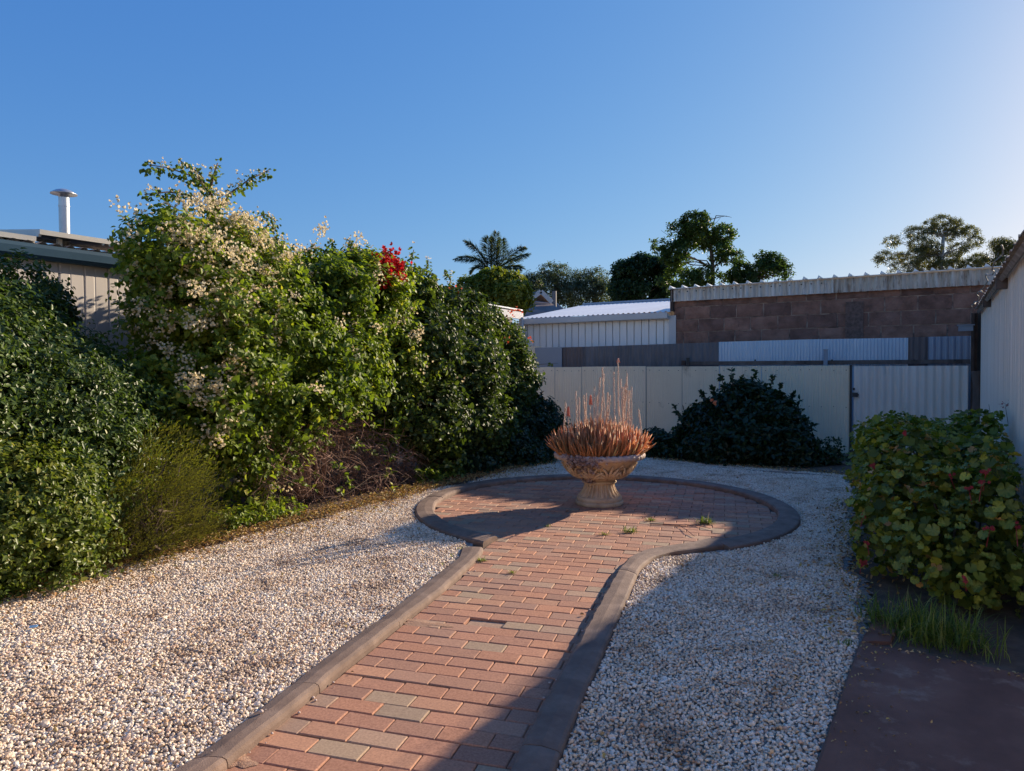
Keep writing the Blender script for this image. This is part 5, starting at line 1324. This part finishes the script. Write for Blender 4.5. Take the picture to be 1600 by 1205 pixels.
for k in range(26):
    q = c_ + rng.normal(0, .016, 3) * np.array([1.4, 1, .8]); dd_ = rsph(1)[0]; e_ = nrmz(np.cross(dd_, Z)); m.add([q, q + dd_ * .012 + e_ * .007, q + dd_ * .022, q + dd_ * .012 - e_ * .007], [(0, 1, 2, 3)])
m.build('flower', mat_gerflower, ge)

# ------------------------------------------------------------------ grass clump
gc = root('grass_clump', 'clump of long green grass between the geranium bush and the red slab', 'grass', (2.3, 4.15, 0))
nb = 760; 
ga1, gb1 = G(1390, 1000)[:2], G(1560, 1035)[:2]
V, F, T2 = [], [], []
for i in range(nb):
    t_ = rng.random(); q = ga1 * (1 - t_) + gb1 * t_; q = q + np.array([.07, .36]) * rng.random() ** .8 + rng.normal(0, .05, 2); Lb = rng.uniform(.07, .26); lean = abs(rng.normal(.55, .45)); az = rng.uniform(0, 6.28); d = np.array([math.cos(az), math.sin(az) * .8 - .2, 0]) * math.sin(lean); sd_ = nrmz(np.cross(d + 1e-6, Z)) * rng.uniform(.002, .0042)
    n0 = len(V); p = np.array([q[0], q[1], -.0])
    for s_, ww in ((0, 1), (.4, .95), (.75, .7), (1, .05)):
        c_ = p + d * Lb * (s_ ** 1.6) * 1.2 + Z * Lb * (s_ - .25 * s_ * s_ * lean * 1.6); V += [c_ - sd_ * ww, c_ + sd_ * ww]
    for r_ in range(3): F.append((n0 + 2 * r_, n0 + 2 * r_ + 1, n0 + 2 * r_ + 3, n0 + 2 * r_ + 2))
    T2 += [float(np.clip(rng.normal(.5, .25), 0, 1))] * 3
np_mesh('blade_mass', np.array(V), np.array(F), mat_grass, gc, T2, 'stuff')

# ------------------------------------------------------------------ weeds in the paving
def weed(x, y, s, label, n=45, mat=mat_grass, group='weeds sprouting between the bricks'):
    c_ = G(x, y); o = root('weed', label, 'weed', c_, group); V, F, T2 = [], [], []
    for i in range(n):
        az = rng.uniform(0, 6.28); el = rng.uniform(.05, 1.1); Lb = s * rng.uniform(.4, 1); d = np.array([math.cos(az) * math.cos(el), math.sin(az) * math.cos(el), math.sin(el)]); sd_ = nrmz(np.cross(d, Z)) * rng.uniform(.0015, .0035); n0 = len(V); p = c_ + np.array([rng.normal(0, s * .3), rng.normal(0, s * .12), 0])
        V += [p - sd_, p + sd_, p + d * Lb * .6 + sd_ * 1.3, p + d * Lb * .6 - sd_ * 1.3, p + d * Lb - Z * Lb * .15 + sd_ * .1, p + d * Lb - Z * Lb * .15 - sd_ * .1]
        for k in (-1, -2, -3, -4, -5, -6): V[k][2] = max(V[k][2], .004)
        F += [(n0, n0 + 1, n0 + 2, n0 + 3), (n0 + 3, n0 + 2, n0 + 4, n0 + 5)]; T2 += [float(np.clip(rng.normal(.65, .3), 0, 1))] * 2
    np_mesh('weed_leaves', np.array(V), np.array(F), mat, o, T2, 'stuff')
weed(1103, 818, .13, 'largest dry pale weed tuft on the circle, right of the urn', 130)
weed(1016, 814, .07, 'small bright green weed tuft on the circle between urn and large tuft', 60)
weed(985, 832, .10, 'flat olive weed on the circle just in front of the urn', 80)
weed(945, 836, .07, 'thin dry sprig lying on the bricks left of the flat olive weed', 30)
weed(857, 823, .05, 'tiny green weed at the edge of the urn shadow', 22)
weed(752, 877, .06, 'green weed against the inside of the left kerb end', 60)
weed(800, 896, .05, 'little brown sprig in the middle of the path', 22)
weed(1032, 872, .08, 'brown green weed outside the bend of the right kerb', 90)
weed(1082, 862, .05, 'yellow green sprout outside the kerb where the shadow edge crosses', 30)
weed(722, 860, .07, 'low green weed in the gravel beside the junction of the kerbs', 60)
weed(690, 885, .05, 'yellowish weed in gravel outside the left kerb', 40)
weed(968, 965, .04, 'tiny green weed outside the right kerb in the shade', 26)
weed(672, 902, .05, 'small yellow weed outside the left kerb, left of the kerb end')
weed(632, 930, .04, 'tiny weed in gravel against the outside of the left kerb, mid path')
weed(705, 872, .06, 'bright yellow green weed just outside the left kerb end', 50)
weed(1005, 745, .05, 'small weed at the back rim of the circle kerb right of the urn', 40)
weed(1172, 768, .05, 'small weed on the inside of the circle kerb at back right', 40)
weed(1246, 790, .06, 'dark weed outside the circle kerb at its far right', 50)
weed(1100, 745, .05, 'low sprig on the bricks by the back kerb', 30)
weed(1215, 905, .08, 'faint weed in shaded gravel near the geranium', 30)
weed(1325, 1012, .08, 'dark weed in the gravel at the corner of the red slab', 50)
m = MB(); pts = [G(x, y, .012) for x, y in ((1015, 818), (1035, 819), (1060, 820), (1090, 821), (1110, 826))]; m.tube(pts, [.005, .006, .005, .004, .002], 5)
m.tube([G(1060, 820, .012), G(1075, 830, .02), G(1085, 838, .01)], .003, 4); m.tube([G(1090, 821, .012), G(1082, 808, .05)], .003, 4); m.tube([G(1105, 818, .02), G(1108, 800, .10), G(1113, 797, .12)], .002, 4)
tag(m.build('fallen_twig', mat_twig), 'thin dark twig lying on the brick circle right of the urn', 'twig')
def deb(x, y, label, mat=mat_litter, s=.03):
    c_ = G(x, y, .004); o = leaf_mesh('fallen_leaf', c_[None] + Z * .006, np.array([[1., .3, .15]]), np.array([[.1, -.3, 1.]]), s, s * .55, mat, None, np.array([.5]), None, 'round', .35, .3); tag(o, label, 'leaf', 'dry leaves on the path')
deb(906, 962, 'curled dry leaf beside the right kerb, near the dipped brick', s=.035)
deb(548, 1052, 'pale chip on the brick near the left kerb', s=.018)
deb(757, 908, 'small pale leaf on the path below the kerb end', s=.022)
deb(803, 853, 'pale leaf on the bricks just inside the circle mouth', s=.026)
m = MB()
for i in range(46):
    if i < 20: q = G(*[(330, 1165), (420, 1095), (500, 1032), (620, 940), (700, 880)][i % 5], .05)[:2] + rng.normal(0, .05, 2) * np.array([.4, 1.6]); zz = .052
    elif i < 34: t_ = rng.random(); q = np.array([lineX(L_in, 2.7 + 3.2 * t_) + abs(rng.normal(0, .03)) + .01, 2.7 + 3.2 * t_]); zz = .001
    else: t_ = rng.random(); q = np.array([lineX(R_in, 2.7 + 2.4 * t_) - abs(rng.normal(0, .03)) - .01, 2.7 + 2.4 * t_]); zz = .001
    if i < 20 and not (lineX(L_out, q[1]) - .01 < q[0] < lineX(L_in, q[1]) - .03): continue
    r_ = rng.uniform(.003, .0085); m.lathe((q[0], q[1], zz), [(.001, 0), (r_ * .8, r_ * .25), (r_, r_ * .6), (r_ * .7, r_ * 1.05), (.001, r_ * 1.2)], 6)
tag(m.build('stray_grit', mat_urnrim, smooth=True, kind='stuff'), 'small stones and grit spilled on the kerbs and path edges', 'grit')
def sand(x, y, rx, ry, name='sand_patch'):
    c_ = G(x, y); V = [(c_[0], c_[1], .0075)]; n_ = 26
    for i in range(n_):
        a = 2 * math.pi * i / n_; k_ = 1 + .25 * math.sin(a * 3 + x) + .15 * math.sin(a * 7 + y); V.append((c_[0] + rx * k_ * math.cos(a) * ga[0] + ry * k_ * math.sin(a) * gb[0], c_[1] + rx * k_ * math.cos(a) * ga[1] + ry * k_ * math.sin(a) * gb[1], .0015))
    o = link(name, mesh_from(name, V, [(0, 1 + i, 1 + (i + 1) % n_) for i in range(n_)], mat_sand), None, 'structure')
sand(662, 975, .15, .055); sand(372, 1190, .07, .05); sand(395, 1150, .05, .04)
def pebble(x, y, z, r_, label):
    m = MB(); c_ = G(x, y, z); m.lathe((c_[0], c_[1], c_[2]), [(.001, 0), (r_ * .8, r_ * .25), (r_, r_ * .6), (r_ * .7, r_ * 1.05), (.001, r_ * 1.2)], 7); tag(m.build('pebble', mat_urnrim, smooth=True), label, 'pebble', 'stray pebbles on kerb and path')
pebble(408, 1114, .052, .011, 'white pebble resting on the left kerb top')
pebble(489, 1092, .0, .010, 'pebble lying against the inside of the left kerb')
pebble(850, 1092, .0, .008, 'white pebble at the foot of the right kerb in shade')
m = MB(); c_ = G(52, 979, .04); m.box(c_, (.022, .01, .003), ax=nrmz(np.array([1, .2, .1])), ay=nrmz(np.array([-.2, 1, .2]))); tag(m.build('plastic_scrap', mat_blueplastic), 'tiny scrap of blue plastic lying on the left gravel', 'litter')

# ------------------------------------------------------------------ gravel (instanced pebbles)
def stone_mesh(k):
    import bmesh
    bm = bmesh.new(); bmesh.ops.create_icosphere(bm, subdivisions=1, radius=1.0); r4 = random.Random(k)
    sx, sy, sz = r4.uniform(.85, 1.3), r4.uniform(.7, 1.0), r4.uniform(.55, .8)
    for v in bm.verts: v.co = Vector((v.co.x * sx, v.co.y * sy, v.co.z * sz)) * r4.uniform(.86, 1.12)
    me = bpy.data.meshes.new('pebble_shape'); bm.to_mesh(me); bm.free(); me.materials.append(mat_stone)
    return me
stones = bpy.data.collections.new('pebble_shapes')
for k in range(7):
    o = bpy.data.objects.new('pebble_shape', stone_mesh(k + 3)); stones.objects.link(o)
def gravel_obj(name, label, xr, yr, st, size, zoff):
    xs = np.arange(*xr, st); ys = np.arange(*yr, st); gx, gy = np.meshgrid(xs, ys); gx = gx.ravel() + rng.normal(0, st * .35, gx.size); gy = gy.ravel() + rng.normal(0, st * .35, gy.size)
    ok = gravel_ok(gx, gy, .006) & (np.abs(gx) < .80 * gy + .7)
    gx, gy = gx[ok], gy[ok]; V = np.stack([gx, gy, zoff + zn(gx, gy, .006) + rng.normal(0, .0035, len(gx))], -1)
    me = bpy.data.meshes.new(name); me.vertices.add(len(V)); me.vertices.foreach_set('co', V.astype(np.float32).ravel()); me.update()
    a = me.attributes.new('rot', 'FLOAT_VECTOR', 'POINT'); rr = np.stack([rng.normal(0, .5, len(V)), rng.normal(0, .5, len(V)), rng.uniform(0, 6.28, len(V))], -1); a.data.foreach_set('vector', rr.astype(np.float32).ravel())
    a = me.attributes.new('size', 'FLOAT', 'POINT'); a.data.foreach_set('value', (size * np.exp(rng.normal(0, .24, len(V)))).astype(np.float32))
    o = link(name, me, None, 'stuff'); o['label'] = label; o['category'] = 'gravel'
    ng = bpy.data.node_groups.new('pebbles', 'GeometryNodeTree'); ng.interface.new_socket('Geometry', in_out='INPUT', socket_type='NodeSocketGeometry'); ng.interface.new_socket('Geometry', in_out='OUTPUT', socket_type='NodeSocketGeometry')
    NN = ng.nodes; LL = ng.links; gi = NN.new('NodeGroupInput'); go = NN.new('NodeGroupOutput'); ip = NN.new('GeometryNodeInstanceOnPoints'); ci = NN.new('GeometryNodeCollectionInfo'); ci.inputs['Collection'].default_value = stones; ci.inputs['Separate Children'].default_value = True; ci.inputs['Reset Children'].default_value = True
    ip.inputs['Pick Instance'].default_value = True
    na = NN.new('GeometryNodeInputNamedAttribute'); na.data_type = 'FLOAT_VECTOR'; na.inputs['Name'].default_value = 'rot'; ns = NN.new('GeometryNodeInputNamedAttribute'); ns.data_type = 'FLOAT'; ns.inputs['Name'].default_value = 'size'
    e2r = NN.new('FunctionNodeEulerToRotation'); LL.new(na.outputs['Attribute'], e2r.inputs[0]); LL.new(e2r.outputs[0], ip.inputs['Rotation']); LL.new(ns.outputs['Attribute'], ip.inputs['Scale'])
    LL.new(gi.outputs[0], ip.inputs['Points']); LL.new(ci.outputs[0], ip.inputs['Instance']); LL.new(ip.outputs[0], go.inputs[0])
    md = o.modifiers.new('pebbles', 'NODES'); md.node_group = ng
    return o
gravel_obj('gravel', 'white and honey coloured pebble gravel round the path and circle', (-5, 6), (1.9, 12.2), .0140, .0084, .016)

# ------------------------------------------------------------------ distant trees
def tree(name, label, cat, blobs_px, Y, n, k, tl, L_, Wd, mat, trunk_px, r0, shape='round', bark=mat_bark, flat=.8, group=None, limbs=18, vmean=.45, up=.2, spread=.9, depth=1.0, shrink=1.0, inner=.5, gap=None):
    blobs = []
    s = Y / FPX
    for (x, y, rx, ry) in blobs_px:
        p = AT(x, y, Y + rnd.uniform(-.5, .5) * rx * s * depth); blobs.append((*p, rx * s * shrink, rx * s * depth * shrink, ry * s * shrink))
    tb = AT(trunk_px[0][0], trunk_px[0][1], Y); o = root(name, label, cat, (tb[0], Y, 0), group)
    P, N = shell(blobs, n, inner, .22, 6. / (Y * .05 + 1), .6, .5, gap); P2, D2, N2, l2, w2, _ = sprays(P, N, k, tl, L_, Wd, up, spread)
    leaf_mesh('crown', P2, D2, N2, l2, w2, mat, o, vary(P2, 1.2, mean=vmean), 'stuff', shape)
    m = MB(); tp_ = [AT(x, y, Y) for x, y in trunk_px]; pts = [np.array([tb[0], Y, 0])] + tp_; m.tube(pts, [r0 * (1 - .6 * i / len(pts)) for i in range(len(pts))], 8); m.build('trunk', bark, o, smooth=True)
    m = MB()
    for j, b_ in enumerate(blobs):
        st = min(tp_, key=lambda q: np.linalg.norm(q - np.array(b_[:3])) + (3 if q[2] > b_[2] else 0)); c_ = np.array(b_[:3])
        branches(m, st, [c_ + rsph(1)[0] * np.array(b_[3:6]) * .6 for _ in range(max(1, limbs // len(blobs)))], r0 * .28, r0 * .05, 6, L_ * .8, 5)
    m.build('limb', bark, o, smooth=True)
    return o
def z3(l): return [(700 + a / 2.857, 330 + b / 2.857, c / 2.857, d / 2.857) for a, b, c, d in l]
def z8(l): return [(1340 + a / 6.154, 320 + b / 6.154, c / 6.154, d / 6.154) for a, b, c, d in l]
tree('tall_tree', 'tallest leafy green tree rising behind the brown block shed', 'tree', z3([(1110, 50, 70, 35), (1190, 40, 60, 35), (1040, 85, 60, 35), (960, 80, 40, 26), (950, 150, 40, 20), (1120, 120, 80, 45), (1230, 100, 50, 30), (1250, 30, 30, 22), (1200, 180, 70, 35), (1020, 190, 70, 45), (1090, 230, 70, 45), (1150, 290, 60, 35), (1270, 205, 35, 22), (990, 245, 50, 40), (1010, 300, 70, 45), (1080, 310, 60, 40), (1235, 290, 45, 40)]), 38, 1500, 8, .35, .17, .08, mat_tree, [(1113, 470), (1114, 420), (1110, 380), (1100, 350)], .14, limbs=50, vmean=.5, shrink=.86, inner=.4, gap=(1.3, -.12))
tree('spreading_tree', 'small spreading tree to the right of the tallest tree, over the block shed roof', 'tree', z3([(1395, 212, 35, 16), (1450, 225, 42, 20), (1420, 262, 65, 22), (1490, 262, 32, 16), (1310, 262, 35, 24), (1380, 300, 40, 25), (1330, 310, 60, 28), (1470, 290, 35, 16), (1280, 310, 30, 30)]), 37, 900, 8, .4, .15, .07, mat_tree, [(1188, 450), (1190, 435)], .12, limbs=20, vmean=.35, shrink=.9, gap=(1.6, -.15))
tree('dark_round_tree', 'dark dense tree left of the tallest tree above the silver roof', 'tree', z3([(860, 225, 42, 22), (790, 260, 45, 26), (850, 290, 80, 50), (930, 260, 60, 50), (790, 330, 55, 50), (880, 350, 80, 50), (940, 340, 50, 50), (765, 370, 35, 30)]), 42, 2300, 8, .4, .18, .10, mat_darktree, [(1000, 470), (1003, 440)], .3, limbs=14, vmean=.4, shrink=.85, gap=(1.3, -.2))
tree('hazy_tree', 'loose grey-green tree behind the silver roof, right of the gable', 'tree', z3([(480, 270, 50, 22), (440, 262, 25, 16), (520, 310, 65, 35), (470, 340, 60, 50), (545, 370, 70, 45)]), 48, 1200, 7, .5, .15, .06, mat_greytree, [(868, 470), (870, 440)], .25, limbs=18, vmean=.5, group='hazy grey-green trees behind the silver roof')
tree('hazy_tree', 'loose grey-green tree between the other hazy tree and the dark round tree', 'tree', z3([(610, 300, 40, 24), (660, 290, 42, 20), (700, 320, 32, 22), (640, 340, 65, 36), (690, 370, 50, 40), (600, 370, 60, 40)]), 48, 1100, 7, .5, .15, .06, mat_greytree, [(930, 470), (928, 440)], .25, limbs=18, vmean=.6, group='hazy grey-green trees behind the silver roof')
tree('hazy_tree', 'small grey-green tree just right of the round bush, over the gable', 'tree', z3([(380, 300, 26, 14), (370, 325, 38, 24), (390, 355, 40, 30)]), 46, 420, 7, .4, .15, .06, mat_greytree, [(833, 470), (833, 450)], .15, limbs=8, vmean=.4, group='hazy grey-green trees behind the silver roof')
tree('round_bush', 'dense rounded yellow-green bush below the palm', 'tree', z3([(200, 310, 70, 32), (270, 325, 62, 36), (150, 345, 60, 40), (240, 365, 90, 45), (310, 370, 42, 42), (320, 400, 40, 30), (180, 400, 60, 40), (90, 325, 25, 20)]), 31, 2300, 8, .3, .15, .085, mat_hedgetop, [(775, 480), (775, 460)], .2, limbs=6, vmean=.5, inner=.8)
gum1 = [(330, 350, 80, 32), (260, 490, 75, 30), (200, 530, 40, 25), (400, 510, 80, 45), (350, 610, 45, 30), (560, 265, 85, 50), (480, 280, 28, 22), (680, 200, 55, 40), (800, 160, 90, 45), (920, 195, 80, 50), (740, 260, 60, 50), (880, 290, 60, 60), (985, 240, 55, 50), (1080, 260, 70, 50), (1130, 350, 65, 45), (600, 380, 100, 55), (700, 420, 100, 70), (560, 480, 90, 65), (680, 550, 120, 80), (520, 600, 80, 50), (800, 600, 110, 60), (970, 420, 100, 40), (900, 510, 80, 40), (960, 570, 60, 50), (1160, 520, 90, 40), (1100, 580, 110, 50), (1230, 560, 70, 50)]
tree('gum_tree', 'broad gum tree with clumped foliage over the right end of the block shed', 'tree', z8(gum1), 52, 3000, 7, .35, .17, .055, mat_gum, [(1468, 440), (1472, 400), (1474, 370)], .20, 'diamond', mat_palebark, limbs=80, vmean=.45, inner=.6, shrink=.78, group='gum trees at the right')
tree('gum_tree', 'smaller gum tree at the far right above the shed roof edge', 'tree', z8([(1370, 380, 60, 35), (1430, 400, 60, 40), (1510, 430, 65, 35), (1350, 440, 40, 25), (1370, 560, 65, 38), (1450, 560, 30, 20)]), 52, 800, 7, .45, .17, .055, mat_gum, [(1556, 430), (1560, 410)], .14, 'diamond', mat_palebark, limbs=18, vmean=.5, shrink=.82, group='gum trees at the right')
# bare limbs on the gum's left
# palm
pm = root('palm_tree', 'palm with drooping fronds rising behind the round bush', 'palm', (*xy(AT(772, 500, 42)), 0))
top = AT(771, 428, 42); m = MB(); m.tube([(top[0], top[1], 0), top * np.array([1, 1, .5]), top], [.3, .24, .2], 10); m.build('trunk', mat_bark, pm, smooth=True)
fr = [((772, 428), (772, 395), (776, 364)), ((770, 428), (762, 390), (764, 372)), ((772, 428), (782, 400), (784, 374)), ((768, 428), (748, 392), (728, 378)), ((768, 428), (745, 402), (712, 405)), ((773, 428), (795, 395), (820, 386)), ((773, 428), (798, 405), (825, 398)), ((772, 428), (795, 415), (816, 420)), ((768, 430), (750, 412), (735, 425)),
      ]
for i, (a, b_, c_) in enumerate(fr):
    dy = rnd.uniform(-1.3, 1.3); pa_, pb_, pc_ = AT(*a, 42), AT(*b_, 42 + dy * .5), AT(*c_, 42 + dy); ts = np.linspace(0, 1, 14); rib = np.array([(1 - t_) ** 2 * pa_ + 2 * t_ * (1 - t_) * (2 * pb_ - (pa_ + pc_) / 2) * .5 + 2 * t_ * (1 - t_) * pb_ * .5 + t_ * t_ * pc_ for t_ in ts])
    m = MB(); m.tube(rib, [.045 * (1 - .8 * t_) for t_ in ts], 4); fo = m.build('frond', mat_palm, pm)
    nlf = 300; t_ = rng.uniform(.12, 1, nlf); idx = t_ * 13; q = np.stack([np.interp(idx, np.arange(14), rib[:, k]) for k in range(3)], -1); tan = nrmz(np.stack([np.interp(idx, np.arange(14), np.gradient(rib[:, k])) for k in range(3)], -1))
    side = nrmz(np.cross(tan, np.array([0, -.6, .8]))) * rng.choice([-1, 1], nlf)[:, None]; D = nrmz(side * .7 + tan * .8 + np.array([0, 0, -.15]) + rng.normal(0, .1, (nlf, 3)))
    leaf_mesh('leaflet', q, D, nrmz(rsph(nlf) + Z), .60 * np.sin(np.pi * np.clip(t_ * .8 + .1, 0, 1)) + .06, .04, mat_palm, fo, np.clip(rng.normal(.45, .25, nlf), 0, 1), 'stuff', 'blade', .1, .25)
